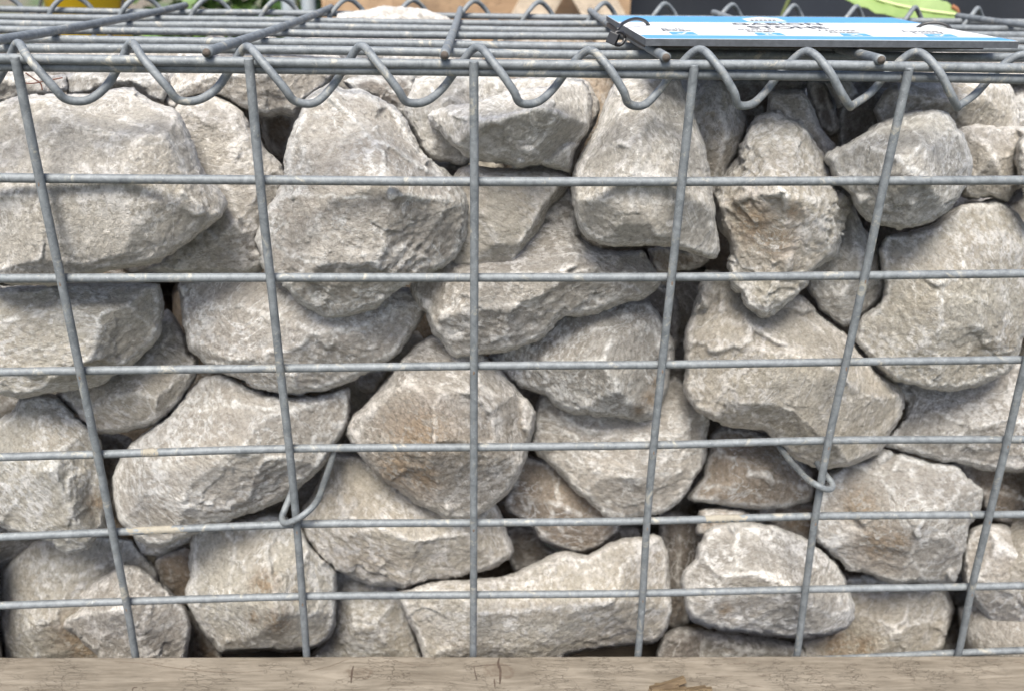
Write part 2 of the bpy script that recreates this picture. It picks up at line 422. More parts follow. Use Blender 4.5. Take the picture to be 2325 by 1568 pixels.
def vnormals(P, T):
    fn = np.cross(P[T[:, 1]] - P[T[:, 0]], P[T[:, 2]] - P[T[:, 0]]); n = len(P)
    out = np.zeros((n, 3))
    for k in range(3):
        for c in range(3): out[:, c] += np.bincount(T[:, k], fn[:, c], n)
    return out / (np.linalg.norm(out, axis=1)[:, None] + 1e-15)
def parse(s): return [tuple(float(v) for v in t.split(',')) for t in s.split()]

ROCKS = 'limestone pieces packed in the wire basket'
count = 0
def rock(d, outline, ctrl, tone, label, stain=(), lean=0.30, rough=1.0, coarse=False, rim=3.2, back=None, ymin=0.0042, strata=0.5, edge=0.55, group=ROCKS, frost=(), free=False, facets=1.0):
    global count; count += 1; seed = count * 13 + 5
    rs = np.random.RandomState(seed)
    poly = np.array(parse(outline))
    # chipped outline: straight-ish runs with slightly rounded, irregular corners
    n0 = len(poly); dense = []
    sp = 14.0 if coarse else 7.0
    for i in range(n0):
        a, b = poly[i], poly[(i + 1) % n0]; pa, pb = poly[i - 1], poly[(i + 2) % n0]
        L = np.linalg.norm(b - a); k = max(1, int(round(L / sp)))
        for q in range(k):
            t = q / k; lin = a + (b - a) * t
            cr = 0.5 * ((2 * a) + (-pa + b) * t + (2 * pa - 5 * a + 4 * b - pb) * t * t + (-pa + 3 * a - 3 * b + pb) * t ** 3)
            dense.append(lin * 0.7 + cr * 0.3)
    dense = np.array(dense)
    nz = perlin(np.c_[dense / 26.0, np.full(len(dense), seed * 3.1)]) * 3.0 + perlin(np.c_[dense / 9.0, np.full(len(dense), seed * 1.7)]) * 1.3
    tg = np.roll(dense, -1, 0) - np.roll(dense, 1, 0); nr = np.c_[tg[:, 1], -tg[:, 0]] / (np.linalg.norm(tg, axis=1)[:, None] + 1e-9)
    dense = dense + nr * (nz * rough * 0.8)[:, None]
    # interior points
    x0, y0 = dense.min(0); x1, y1 = dense.max(0)
    gx, gy = np.meshgrid(np.arange(x0, x1, sp), np.arange(y0, y1, sp * 0.87))
    gx = gx + (np.arange(gx.shape[0]) % 2)[:, None] * sp / 2
    G = np.c_[gx.ravel(), gy.ravel()] + rs.uniform(-.18, .18, (gx.size, 2)) * sp
    A, B = dense, np.roll(dense, -1, 0)
    inside = np.zeros(len(G), bool)
    for a, b in zip(A, B):
        c = ((a[1] > G[:, 1]) != (b[1] > G[:, 1]))
        with np.errstate(divide='ignore', invalid='ignore'):
            xi = (b[0] - a[0]) * (G[:, 1] - a[1]) / (b[1] - a[1]) + a[0]
        inside ^= c & (G[:, 0] < xi)
    G = G[inside]; G = G[seg_dist(G, A, B) > sp * 0.55]
    m = len(dense); P2 = np.concatenate([dense, G])
    r = delaunay_2d_cdt([Vector(p) for p in P2.tolist()], [(i, (i + 1) % m) for i in range(m)], [], 1, 1e-6)
    V2 = np.array([tuple(v) for v in r[0]]); T = np.array([tuple(f) for f in r[2]])
    # orient: image y runs down; we want triangles facing the camera
    V2, T = subdivide(V2, T)
    if False: V2, T = subdivide(V2, T)
    n = len(V2); E, cnt = edges_of(T); bnd = np.zeros(n, bool); bnd[E[cnt == 1].ravel()] = True
    dist = seg_dist(V2, A, B); dist[bnd] = 0
    # camera-ray geometry
    cen = (dense.min(0) + dense.max(0)) / 2
    Yc = d / 1000.0; C = on_y(cen[0], cen[1], Yc); nrm = np.array([0, 1.0, -lean]); pn = nrm @ C
    D = rays(V2); s0 = (pn - nrm @ CAM) / (D @ nrm)
    pxm = F_PX / float(np.median(s0))                    # pixels per metre here
    # relief: drawn ridges interpolated over the face
    cp = []; cl = []
    for line in ctrl:
        L = parse(line); cl.append(L)
        for i, p in enumerate(L):
            cp.append(p)
            if i + 1 < len(L):
                q = L[i + 1]; k = int(np.hypot(q[0] - p[0], q[1] - p[1]) / 16)
                for t in range(1, k + 1):
                    f = t / (k + 1); cp.append(tuple(p[c] + (q[c] - p[c]) * f for c in range(3)))
    maxd = dist.max()
    bs = max(1, len(dense) // 60)
    cps = np.array([(p[0], p[1], p[2]) for p in cp]) if cp else np.array([(cen[0], cen[1], min(26.0, maxd / pxm * 1000 * 0.6))])
    db = dense[::bs]; Db = np.sqrt(((db[:, None, :] - cps[None, :, :2]) ** 2).sum(2)) + 4.0; Wb = 1 / Db ** 3
    hbnd = (Wb * cps[None, :, 2]).sum(1) / Wb.sum(1) * edge
    K = np.concatenate([cps, np.c_[db, hbnd]])
    def dmat(a, b): return np.sqrt(((a[:, None, :] - b[None, :, :]) ** 2).sum(2) + 9.0)
    M = dmat(K[:, :2], K[:, :2]) + np.eye(len(K)) * -0.5
    Aug = np.block([[M, np.ones((len(K), 1))], [np.ones((1, len(K))), np.zeros((1, 1))]])
    sol = np.linalg.lstsq(Aug, np.r_[K[:, 2], 0], rcond=None)[0]
    h = np.zeros(n)
    for k0 in range(0, n, 20000):
        h[k0:k0 + 20000] = dmat(V2[k0:k0 + 20000], K[:, :2]) @ sol[:-1] + sol[-1]
    # hard facets from the same ridge points
    kp = np.concatenate([cps[:, :2], dense[::bs]])
    rr = delaunay_2d_cdt([Vector(p) for p in kp.tolist()], [], [], 0, 1e-6)
    KV = np.array([tuple(v) for v in rr[0]]); KT = np.array([tuple(f) for f in rr[2]])
    KH = np.array([K[np.argmin(((K[:, :2] - v) ** 2).sum(1)), 2] for v in KV])
    hl = h.copy()
    for t in KT:
        a, b, c = KV[t]; det = (b[0] - a[0]) * (c[1] - a[1]) - (c[0] - a[0]) * (b[1] - a[1])
        if abs(det) < 1e-9: continue
        u = ((V2[:, 0] - a[0]) * (c[1] - a[1]) - (c[0] - a[0]) * (V2[:, 1] - a[1])) / det
        v = ((b[0] - a[0]) * (V2[:, 1] - a[1]) - (V2[:, 0] - a[0]) * (b[1] - a[1])) / det
        k = (u >= -1e-6) & (v >= -1e-6) & (u + v <= 1 + 1e-6)
        hl[k] = (KH[t[0]] + u * (KH[t[1]] - KH[t[0]]) + v * (KH[t[2]] - KH[t[0]]))[k]
    h = np.clip(0.2 * h + 0.8 * hl, 0, None) * 1.14
    # break the face into flat fracture planes: cluster by place and slope, one plane per cluster
    t0, t1, t2 = T[:, 0], T[:, 1], T[:, 2]; e1 = V2[t1] - V2[t0]; e2 = V2[t2] - V2[t0]; dt = e1[:, 0] * e2[:, 1] - e1[:, 1] * e2[:, 0]
    dt = np.where(np.abs(dt) < 1e-9, 1e-9, dt); h1 = h[t1] - h[t0]; h2 = h[t2] - h[t0]
    gx_ = (h1 * e2[:, 1] - h2 * e1[:, 1]) / dt; gy_ = (h2 * e1[:, 0] - h1 * e2[:, 0]) / dt
    cn = np.bincount(T.ravel(), minlength=n) + 1e-9
    GX = sum(np.bincount(T[:, q], gx_, n) for q in range(3)) / cn; GY = sum(np.bincount(T[:, q], gy_, n) for q in range(3)) / cn
    GX, GY = smooth(GX, E, n, 6), smooth(GY, E, n, 6)
    size = math.sqrt(max(1.0, len(V2) * sp * sp / 4 * 0.87))
    if facets > 0 and n > 150:
        kf = int(np.clip(facets * (3 + size / 60.0), 3, 12))
        wobx = perlin(np.c_[V2 / 22.0, np.full(n, seed * 1.1)]) * 7; woby = perlin(np.c_[V2 / 22.0, np.full(n, seed * 2.3)]) * 7
        sg = 0.5 * (GX.std() + GY.std()) + 1e-6
        Fe = np.c_[(V2[:, 0] + wobx) / size * 2.2, (V2[:, 1] + woby) / size * 2.2, np.clip(GX / sg, -2.5, 2.5) * 1.0, np.clip(GY / sg, -2.5, 2.5) * 1.0]
        Ck = Fe[rs.choice(n, kf, replace=False)]
        for _ in range(14):
            lab_ = np.argmin(((Fe[:, None, :] - Ck[None]) ** 2).sum(2), 1)
            for q in range(kf):
                if (lab_ == q).any(): Ck[q] = Fe[lab_ == q].mean(0)
        hp = h.copy()
        for q in range(kf):
            k_ = lab_ == q
            if k_.sum() < 12: continue
            A_ = np.c_[V2[k_], np.ones(k_.sum())]; co = np.linalg.lstsq(A_, h[k_], rcond=None)[0]; hp[k_] = A_ @ co
        h = np.clip(0.82 * hp + 0.18 * h, 0, None); h = smooth(h, E, n, 2, 0.6)
    e = rim; dm = dist / pxm * 1000.0                       # mm from the outline
    w = e
    g = np.sqrt(np.clip(1 - (1 - np.clip(dm / w, 0, 1)) ** 2, 0, 1))
    h = h * g + 2.0 * g
    h = smooth(h, E, n, 1, 0.6, bnd)
    hb_ = (back if back else min(24.0, 0.55 * maxd / pxm * 1000 + 8))
    hb = hb_ * np.sqrt(np.clip(1 - (1 - np.clip(dist / maxd, 0, 1)) ** 2, 0, 1))
    front = CAM + D * (s0 - h / 1000.0)[:, None]
    keep = ~bnd; idx = np.full(n, -1); idx[keep] = np.arange(keep.sum()) + n; idx[bnd] = np.where(bnd)[0]
    backp = CAM + D[keep] * (s0 + hb / 1000.0)[keep][:, None]
    P = np.concatenate([front, backp])
    # orientation check
    fn = np.cross(front[T[0, 1]] - front[T[0, 0]], front[T[0, 2]] - front[T[0, 0]])
    if fn @ D[T[0, 0]] > 0: T = T[:, ::-1]
    TB = idx[T][:, ::-1]; T3 = np.concatenate([T, TB])
    E3, _ = edges_of(T3); n3 = len(P)
    # worn arrises of the big facets
    Pw = smooth(P, E3, n3, 30, 0.6); arr = ((P - Pw) * vnormals(Pw, T3)).sum(1) * 1000.0
    # relief noise along the normal
    Nn = vnormals(P, T3); Nn = smooth(Nn, E3, n3, 2); Nn /= np.linalg.norm(Nn, axis=1)[:, None] + 1e-12
    off = rs.uniform(-50, 50, 3); Q = P + off
    ax = rs.normal(size=3); ax /= np.linalg.norm(ax)
    wq = np.stack([perlin(Q / 0.018 + k * 7.7) for k in range(3)], 1)
    disp = perlin(Q / 0.034) * 0.7 + chips(Q / 0.040 + wq * 0.15, seed) * 1.1 + chips(Q / 0.019 + wq * 0.25, seed + 3) * 0.75
    disp = disp + perlin(Q / 0.011) * 0.40 + (0.5 - np.abs(perlin(Q / 0.0075))) * 0.45 + perlin(Q / 0.0042) * 0.32
    if not coarse:
        disp = disp + chips(Q / 0.0085, seed + 1) * 0.42 + perlin(Q / 0.0024) * 0.18
    sl = (Q @ ax) / 0.0055 + perlin(Q / 0.02) * 1.6; fr = sl - np.floor(sl)
    lay = np.clip((fr - 0.15) / 0.7, 0, 1); mask = np.clip(perlin(Q / 0.03 + 9.0) * 2.0 + 0.15, 0, 1)
    disp = disp + strata * 1.5 * (lay - fr) * mask * 1.6
    # keep drawn faces flat where they bend little: less noise towards the middle, more on broken ground
    patch = 0.55 + 0.75 * np.clip(perlin(Q / 0.045 + 3.0) + 0.4, 0, 1)
    P = P + Nn * (disp * rough * patch / 1000.0)[:, None]
    low = P[:, 1] < ymin + 0.004
    P[low, 1] = ymin + 0.004 * np.exp((P[low, 1] - ymin - 0.004) / 0.004)
    if not free:                                           # the lid presses on nothing: stones stay under its wires
        zm = np.interp(P[:, 1], [0.05 * k for k in range(7)], lid_z) - 0.0045; hi = P[:, 2] > zm - 0.006
        P[hi, 2] = (zm[hi] - 0.006 * np.exp(-(P[hi, 2] - zm[hi] + 0.006) / 0.006))
    # attributes: wear on convex arrises, stain
    Ps = smooth(P, E3, n3, 6 if not coarse else 3, 0.6); Nn = vnormals(P, T3)
    cv = ((P - Ps) * vnormals(Ps, T3)).sum(1) * 1000.0
    wear = np.clip(cv / 0.30 - 0.55, 0, 1.0) * 0.6 + np.clip(arr / (np.percentile(arr, 96) + 0.05) * 1.1 - 0.35, 0, 1.0); wear = smooth(np.clip(wear, 0, 1), E3, n3, 1)
    stn = np.zeros(n3); allpx = np.concatenate([V2, V2[keep]])
    fr_ = np.zeros(n3); wob = np.c_[perlin(Q / 0.006), perlin(Q / 0.006 + 31.0)] * 9.0
    for line, amt, wd in [(L_, 0.75, 4.0) for L_ in cl if len(L_) > 1] + [(parse(L_), 1.0, 6.0) for L_ in frost]:
        pp = np.array([(q[0], q[1]) for q in line]); dd = seg_dist(allpx + wob, pp[:-1], pp[1:])
        fr_ = np.maximum(fr_, amt * np.exp(-(dd / wd) ** 2))
    fr_[n:] = 0
    fr_ *= np.clip(perlin(Q / 0.012 + 5.0) * 1.6 + 0.75, 0, 1)
    wear = np.clip(wear + fr_, 0, 1)
    for sx, sy, sr in stain:
        stn = np.maximum(stn, np.clip(1.25 - np.hypot(allpx[:, 0] - sx, allpx[:, 1] - sy) / sr, 0, 1))
    # object frame: centre and a turn of its own, so the grain of each stone runs its own way
    c = P.mean(0); R = Matrix.Rotation(rs.uniform(0, 6.28), 3, 'X') @ Matrix.Rotation(rs.uniform(0, 6.28), 3, 'Z')
    R = Matrix.Rotation(rs.uniform(0, 6.28), 3, 'Y') @ R
    Rn = np.array(R); L = (P - c) @ Rn
    me = bpy.data.meshes.new('limestone_rock')
    me.vertices.add(n3); me.vertices.foreach_set('co', L.astype(np.float32).ravel())
    k = len(T3); me.loops.add(3 * k); me.loops.foreach_set('vertex_index', T3.astype(np.int32).ravel())
    me.polygons.add(k); me.polygons.foreach_set('loop_start', np.arange(0, 3 * k, 3, dtype=np.int32))
    me.update(calc_edges=True); me.validate()
    me.polygons.foreach_set('use_smooth', np.ones(len(me.polygons), bool))
    for nm, arr in (('wear', wear), ('stain', stn)):
        a = me.attributes.new(nm, 'FLOAT', 'POINT'); a.data.foreach_set('value', arr.astype(np.float32))
    me.materials.append(MAT[tone])
    o = bpy.data.objects.new('limestone_rock', me); COL.objects.link(o)
    mw = R.to_4x4(); mw.translation = Vector(c); o.matrix_world = mw
    tag(o, label, 'rock', group)
    return o

# ---- the stones, front ones first; numbers are where their outlines and ridges fall on the panel, with depth in mm
rock(46, "-60,240 0,232 46,218 143,218 221,212 278,200 303,203 342,228 392,248 410,264 424,296 442,328 452,365 470,400 500,430 517,462 505,492 470,522 420,557 370,590 332,603 250,616 200,628 140,645 60,650 0,640 -60,630",
 ["-40,330,20 40,322,25 95,318,26 150,275,26 200,300,28 262,300,30", "262,300,30 330,300,30 372,305,30 388,335,30 430,400,22", "-60,450,28 100,460,34 280,460,36 400,450,28 495,455,14",
  "500,458,12 465,488,20 410,535,20 357,562,20 250,592,22 208,610,18", "0,600,20 100,600,24", "290,215,6 300,250,12"], 'pale',
 'largest pale slab at the upper left, its sharp chipped tip pointing right', rough=0.85, frost=['0,262,0 60,255,0', '122,320,0 128,300,0 155,270,0 170,240,0 200,225,0', '150,272,0 190,295,0 260,305,0', '270,265,0 340,285,0 385,310,0 400,350,0 430,395,0', '245,345,0 270,300,0 300,318,0 380,328,0', '60,460,0 75,420,0'])
rock(79, "400,300 396,245 430,226 480,219 520,233 556,258 572,290 600,335 640,375 648,400 645,440 625,470 605,500 590,540 594,560 603,592 590,615 545,625 460,618 400,624 330,612 372,585 400,560 410,400",
 ["430,240,8 470,300,14 480,400,16 500,470,20", "485,225,6 535,290,20 575,370,20 600,430,16", "480,560,18 540,500,26 575,500,18", "430,590,10 520,600,14"], 'pale',
 'speckled pale rock with a white arched crest, wedged right behind the large upper left slab', rough=1.1, strata=0.8, frost=['495,235,0 530,275,0 560,330,0 570,380,0', '450,400,0 520,430,0 545,500,0', '410,265,0 420,310,0 440,340,0'])
rock(56, "692,228 713,210 737,196 761,186 770,200 786,205 822,205 843,216 886,237 918,267 936,303 955,342 993,371 1029,400 1057,428 1066,463 1066,500 1061,538 1046,570 1032,588 979,620 929,645 886,674 854,699 800,716 750,725 713,706 677,688 660,670 640,646 600,622 585,570 579,542 590,510 603,478 625,455 640,428 643,374 645,339 660,303 670,278 688,242",
 ["745,225,14 793,264,24 833,296,30 886,332,34 947,371,30 1000,399,20", "690,330,20 680,420,24 640,520,14", "660,440,22 760,445,38 880,450,42 1030,450,26", "620,560,14 720,600,30 860,610,32 1000,585,14", "700,670,12 780,690,14 870,660,12", "900,270,6 960,365,6"], 'pink',
 'big rough pinkish-white rock with a diagonal crest, right of the second upright wire', rough=1.25, strata=0.9)
rock(63, "1040,385 1062,375 1087,377 1120,380 1160,381 1195,375 1228,371 1271,381 1298,396 1297,412 1282,438 1250,470 1232,513 1214,542 1190,577 1171,609 1135,613 1085,622 1053,613 1003,611 1020,594 1020,540 1000,440",
 ["1100,400,22 1200,395,22 1285,402,14", "1265,435,18 1225,480,20 1200,530,20 1165,590,16", "1090,500,24 1140,560,22 1070,590,14"], 'cream',
 'smooth cream slab narrowing downwards, just right of the big rough pinkish-white rock', rough=0.6, strata=0.2, rim=5)
rock(66, "1290,428 1310,450 1310,500 1320,540 1345,560 1390,570 1440,568 1460,569 1478,595 1494,620 1503,643 1485,663 1456,681 1417,688 1371,706 1321,722 1282,720 1260,734 1235,763 1196,784 1143,799 1100,802 1061,809 1036,811 1014,795 1000,770 982,759 975,741 966,713 947,695 932,667 930,647 960,600 1010,580 1100,560 1180,560 1220,500 1260,455",
 ["1262,500,10 1275,542,20 1321,574,26 1400,613,24 1480,640,10", "1000,640,18 1080,630,30 1180,620,34 1290,620,34", "960,680,12 1010,710,26 1040,760,20", "1090,700,34 1180,690,34 1260,680,28", "1080,770,22 1150,760,24 1220,740,16", "1330,690,14 1420,660,16"], 'grey',
 'long grey rock with a knobbly lower left end, crossed by the second level wire', rough=1.25, strata=0.9)
rock(60, "968,260 979,250 1020,240 1068,232 1125,221 1160,209 1232,200 1278,184 1321,182 1335,196 1342,221 1341,271 1335,296 1307,342 1298,392 1262,386 1228,373 1178,383 1143,378 1086,365 1053,357 1029,335 1000,303 979,285",
 ["974,264,8 1036,276,24 1089,278,34 1143,264,38 1214,243,42 1262,247,42 1315,222,22", "1262,247,42 1240,300,36 1216,335,32 1226,368,12", "1040,330,20 1100,350,20 1160,340,28", "1280,330,16"], 'pale',
 'wedge-shaped rock with flat pale top and dark right end, top centre below the lid', rough=1.15, lean=0.35)
rock(92, "1280,200 1335,190 1357,227 1361,250 1353,278 1335,313 1310,352 1300,390 1280,400 1250,340 1260,260", ["1310,250,14 1300,330,10"], 'shade_dark',
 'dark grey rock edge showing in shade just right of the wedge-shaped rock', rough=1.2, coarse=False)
rock(48, "1403,182 1389,200 1382,214 1369,250 1357,282 1339,317 1321,349 1303,378 1300,403 1301,446 1303,485 1314,524 1335,545 1389,563 1439,561 1481,560 1521,563 1572,577 1619,590 1629,586 1635,570 1633,535 1626,506 1624,481 1617,421 1611,385 1601,332 1583,278 1576,257 1558,214 1547,193 1538,178 1500,172 1440,172",
 ["1372,268,12 1400,256,24 1460,238,30 1555,230,14", "1360,340,22 1400,330,34 1450,330,38 1560,340,24", "1335,450,26 1440,460,40 1590,460,26", "1325,520,14 1390,545,16 1480,548,20 1560,556,16 1620,575,8", "1440,400,40 1520,400,36"], 'pale',
 'tall smooth pale rock with a pointed lower right corner, right of the wedge-shaped rock', rough=0.7, strata=0.3)
rock(84, "1579,214 1597,193 1612,184 1636,184 1654,200 1672,228 1686,257 1697,285 1690,314 1683,342 1658,378 1650,410 1645,450 1600,450 1560,330 1560,240",
 ["1625,195,8 1640,250,20 1650,320,22 1620,400,14"], 'cream', 'narrow rounded cream rock peeking out right behind the tall smooth rock', rough=0.7)
rock(58, "1765,248 1747,253 1715,264 1701,285 1695,310 1686,332 1676,360 1654,385 1644,403 1633,424 1624,446 1628,474 1633,499 1637,531 1654,549 1658,577 1649,602 1654,627 1658,656 1679,667 1679,681 1694,702 1729,720 1751,717 1786,692 1822,663 1836,649 1840,627 1854,613 1886,592 1899,574 1907,542 1915,506 1929,467 1929,442 1911,431 1897,414 1890,385 1875,357 1858,328 1843,303 1822,275 1793,267 1779,253",
 ["1765,258,10 1762,300,24 1729,345,32 1690,400,24 1665,430,18", "1760,300,24 1820,330,22 1860,380,14", "1648,470,18 1700,445,36 1780,440,42 1850,450,34 1915,448,14", "1690,500,22 1740,520,26 1780,500,34", "1780,560,34 1830,570,26 1890,560,16", "1760,600,20 1700,610,20", "1690,650,12 1740,660,30 1790,640,20", "1850,500,30 1900,510,16"], 'cream',
 'knobbly rock with an ochre-brown hollow and a blunt tip hanging at the bottom', stain=[(1712,508,78), (1765,548,58), (1685,475,40), (1800,480,30)], rough=1.7, strata=1.0)
rock(92, "1743,214 1758,205 1815,205 1833,221 1850,250 1861,285 1879,310 1900,332 1893,352 1879,375 1820,370 1740,300", ["1826,215,12 1850,270,16 1872,330,12", "1780,240,20 1800,290,20"], 'cream',
 'squarish cream rock standing behind the top of the knobbly brown-hollowed rock', rough=0.7)
rock(122, "1836,185 1875,190 1893,235 1905,282 1900,300 1885,310 1860,290 1840,240", ["1875,240,10"], 'shade_dark',
 'dark upright stone edge in shadow right of the squarish cream rock')
rock(50, "1872,364 1879,349 1911,332 1947,310 1993,282 2050,257 2086,250 2129,249 2154,257 2168,278 2171,292 2186,303 2196,328 2207,360 2205,396 2193,424 2171,453 2157,474 2121,503 2086,517 2047,522 1997,513 1965,499 1943,471 1932,442 1911,424 1893,399 1886,378",
 ["1975,300,16 1990,330,28 2012,352,34 1998,395,36 2010,440,30", "2060,275,18 2100,330,36 2150,330,24", "2012,352,34 2100,400,40 2180,390,16", "1950,440,12 2010,445,30 2080,462,34 2140,440,26 2190,420,8", "1920,370,18 1945,400,20"], 'pale',
 'pentagonal pale rock with a small darker left facet, upper right behind the fourth upright wire', rough=0.85, strata=0.4)
rock(104, "1985,250 2010,205 2060,185 2180,180 2290,188 2303,230 2314,270 2312,300 2230,310 2170,310 2120,300 2050,300 2000,290", ["2050,220,16 2150,230,26 2240,215,24 2290,240,10", "2120,275,12"], 'cream',
 'broad cream rock under the lid at the far right, behind the pentagonal pale rock', lean=0.35)
rock(128, "1900,250 1925,215 1975,200 2030,198 2060,260 2015,320 1950,345 1905,345", ["1980,250,12"], 'shade_dark', 'dark brownish stone in deep shade left above the pentagonal pale rock')
rock(110, "1868,185 1930,180 1948,212 1925,238 1902,246 1885,218", ["1905,205,10"], 'cream', 'small light stone just under the lid between the last two upright wires at the right')
rock(84, "2160,285 2211,276 2268,285 2340,292 2340,340 2315,400 2308,430 2287,458 2250,449 2214,452 2185,445 2175,350",
 ["2190,295,8 2230,320,18 2255,330,22", "2268,300,10 2262,360,24 2275,420,14", "2210,400,16"], 'pale', 'lumpy rock tucked right behind the pentagonal pale rock near the right edge', rough=1.3)
rock(64, "2335,290 2316,325 2308,357 2310,395 2318,425 2330,470 2345,500 2400,480 2400,310", ["2350,380,18"], 'grey', 'sliver of grey rock cut by the right picture edge beside the first level wire')
rock(64, "2010,535 2064,528 2125,506 2161,478 2189,463 2243,453 2275,456 2307,481 2325,506 2345,560 2350,700 2330,756 2310,809 2285,848 2214,877 2164,888 2114,884 2071,873 2029,866 2000,841 1975,816 1943,777 1945,749 1957,717 1982,699 2004,670 2007,638 1998,606 1995,570",
 ["2080,545,16 2057,600,26 2040,650,24", "2150,510,16 2180,560,34 2190,620,38 2130,660,36 2140,740,36", "2250,490,12 2270,580,28 2290,700,22", "2130,660,36 2230,680,36", "2000,760,14 2060,800,24 2130,830,26 2230,820,16", "2240,760,28"], 'cream',
 'bulky rounded cream rock filling the right side between the first and third level wires', rough=1.1, strata=0.6)
rock(80, "1943,471 1961,517 1993,560 2000,595 2006,624 2013,649 2004,677 1982,699 1954,717 1936,734 1915,742 1890,727 1861,706 1850,681 1833,656 1830,600 1870,520 1900,470 1930,462",
 ["1935,500,12 1945,560,26 1960,610,26 1985,640,12", "1870,640,14 1910,670,24 1950,690,14"], 'pale', 'leaf-shaped rock hanging between the knobbly brown-hollowed rock and the bulky cream rock', rough=0.9)
rock(66, "1600,615 1583,667 1569,713 1554,752 1554,813 1558,845 1551,877 1558,902 1587,934 1644,963 1701,973 1736,975 1765,1002 1783,1023 1811,1045 1843,1059 1879,1062 1929,1059 1965,1041 1997,1030 2008,1012 2036,966 2054,927 2050,898 2032,870 2000,848 1972,816 1947,788 1922,756 1893,734 1858,706 1820,670 1740,640 1650,620",
 ["1600,700,8 1635,725,22 1632,800,32 1575,870,16", "1635,725,22 1700,740,34 1760,780,42 1840,805,46 1910,850,46 1970,900,36 2035,920,14", "1700,680,12 1790,700,16 1870,760,20", "1590,900,16 1700,920,34 1800,930,42", "1740,965,12 1800,1000,24 1900,1010,36 1970,1000,22"], 'cream',
 'broad cream rock with a bright rounded brow, below the knobbly brown-hollowed rock', rough=0.9, strata=0.5, lean=0.25)
rock(60, "-60,640 0,650 100,645 200,638 300,640 362,646 371,690 368,730 364,760 345,785 321,808 296,833 260,850 235,870 205,880 150,885 100,892 40,903 0,898 -60,890",
 ["240,655,16 232,700,34 220,740,38 214,810,36 222,860,14", "-60,740,30 60,720,32 150,700,30 232,700,34", "-60,830,26 60,850,30 214,830,34", "300,700,24 340,740,12"], 'cream',
 'large cream rock at the left edge, directly under the largest pale slab', rough=1.1, strata=0.7)
rock(84, "125,893 160,927 185,955 200,973 228,982 264,982 310,973 357,959 385,934 410,909 438,866 446,848 446,816 428,799 424,770 415,748 403,727 378,700 330,760 250,830 180,860",
 ["180,935,14 250,905,26 300,895,30 360,905,28 385,880,26 405,830,20", "330,830,22 385,760,14"], 'cream', 'flat cream rock tapering up into shade, left of the wide rock with curved belly', rough=1.0, strata=0.8, lean=0.45)
rock(58, "90,893 46,902 21,934 -5,955 -40,980 -60,1100 -40,1185 0,1194 29,1209 71,1219 121,1230 135,1246 157,1255 185,1251 207,1237 221,1219 242,1191 244,1152 246,1116 240,1080 228,1000 205,975 190,960 165,935 130,895",
 ["50,930,12 95,990,26 120,1055,36 150,1120,34 168,1190,26 158,1240,10", "-20,1040,20 50,1060,26 120,1055,36", "0,1150,14 70,1170,18 120,1190,20", "200,1060,18 215,1150,12"], 'cream',
 'tan-streaked rock at the left edge tapering to a blunt tip under the fifth level wire', stain=[(222, 1140, 34)], rough=1.2, strata=0.8, lean=0.4)
rock(96, "205,970 290,990 302,1000 300,1020 268,1060 262,1110 245,1160 225,1150 215,1080", ["255,1030,10"], 'shade_dark', 'dim narrow stone between the left tapering rock and the broad layered rock')
rock(60, "450,860 467,849 499,849 528,856 556,870 599,888 660,897 713,893 756,884 784,877 797,884 795,934 784,977 749,1030 731,1059 677,1109 642,1134 571,1166 499,1187 439,1212 399,1230 364,1242 335,1237 303,1219 278,1194 264,1173 257,1144 255,1116 257,1080 266,1055 278,1030 300,1005 349,966 385,938 410,909 435,880",
 ["268,1108,14 321,1112,30 389,1123,34 420,1140,34 464,1152,28 517,1159,24 588,1141,18 642,1125,8", "430,930,16 520,920,26 640,930,30 735,905,16", "735,905,16 733,965,20 706,1015,20", "300,1040,20 420,1030,36 560,1030,40 680,1040,28", "480,880,10"], 'pink',
 'broad pinkish rock with a layered lower edge, left of the left tie hook', rough=1.0, strata=0.9, lean=0.35)
rock(72, "406,649 410,684 415,738 428,791 453,816 474,831 517,852 556,866 571,881 624,891 670,897 735,890 784,870 822,852 872,827 907,802 936,756 961,724 966,700 950,660 850,640 700,620 550,620 420,635",
 ["440,655,12 458,690,22 455,770,26 490,815,22", "458,690,22 560,700,28 700,740,34 820,750,30 920,690,16", "490,815,22 563,838,26 677,845,28 790,828,20", "600,790,34 740,800,32"], 'pink',
 'wide rock with a curved belly, just under the big rough pinkish-white rock', rough=1.1, strata=0.9)
rock(62, "1007,763 979,761 947,781 918,809 904,824 886,849 868,877 840,909 804,941 790,966 788,984 804,1009 818,1034 843,1065 868,1087 929,1134 982,1159 1011,1180 1036,1185 1064,1177 1086,1169 1128,1141 1153,1119 1178,1077 1193,1041 1203,1005 1214,966 1218,934 1200,906 1171,881 1143,845 1107,809 1080,790 1030,770",
 ["805,980,10 850,935,24 885,890,28 930,870,34 1000,880,40 1080,900,42 1115,945,40 1125,1000,36", "980,800,16 1050,820,26 1090,860,30", "1125,1000,36 1180,960,14", "850,1050,12 950,1110,20 1035,1150,18 1120,1080,24", "980,1010,48", "870,980,26 900,1040,26"], 'grey',
 'pointed grey rock with a brown-spotted face right in the centre behind the middle upright wire', frost=['800,1000,0 830,950,0 870,890,0 905,870,0', '905,870,0 960,860,0 1010,900,0', '1085,850,0 1110,890,0 1125,930,0 1140,1000,0', '1120,1040,0 1140,1075,0'], stain=[(950, 985, 105), (900,1060,70), (960, 1080, 60)], rough=1.0, strata=0.5)
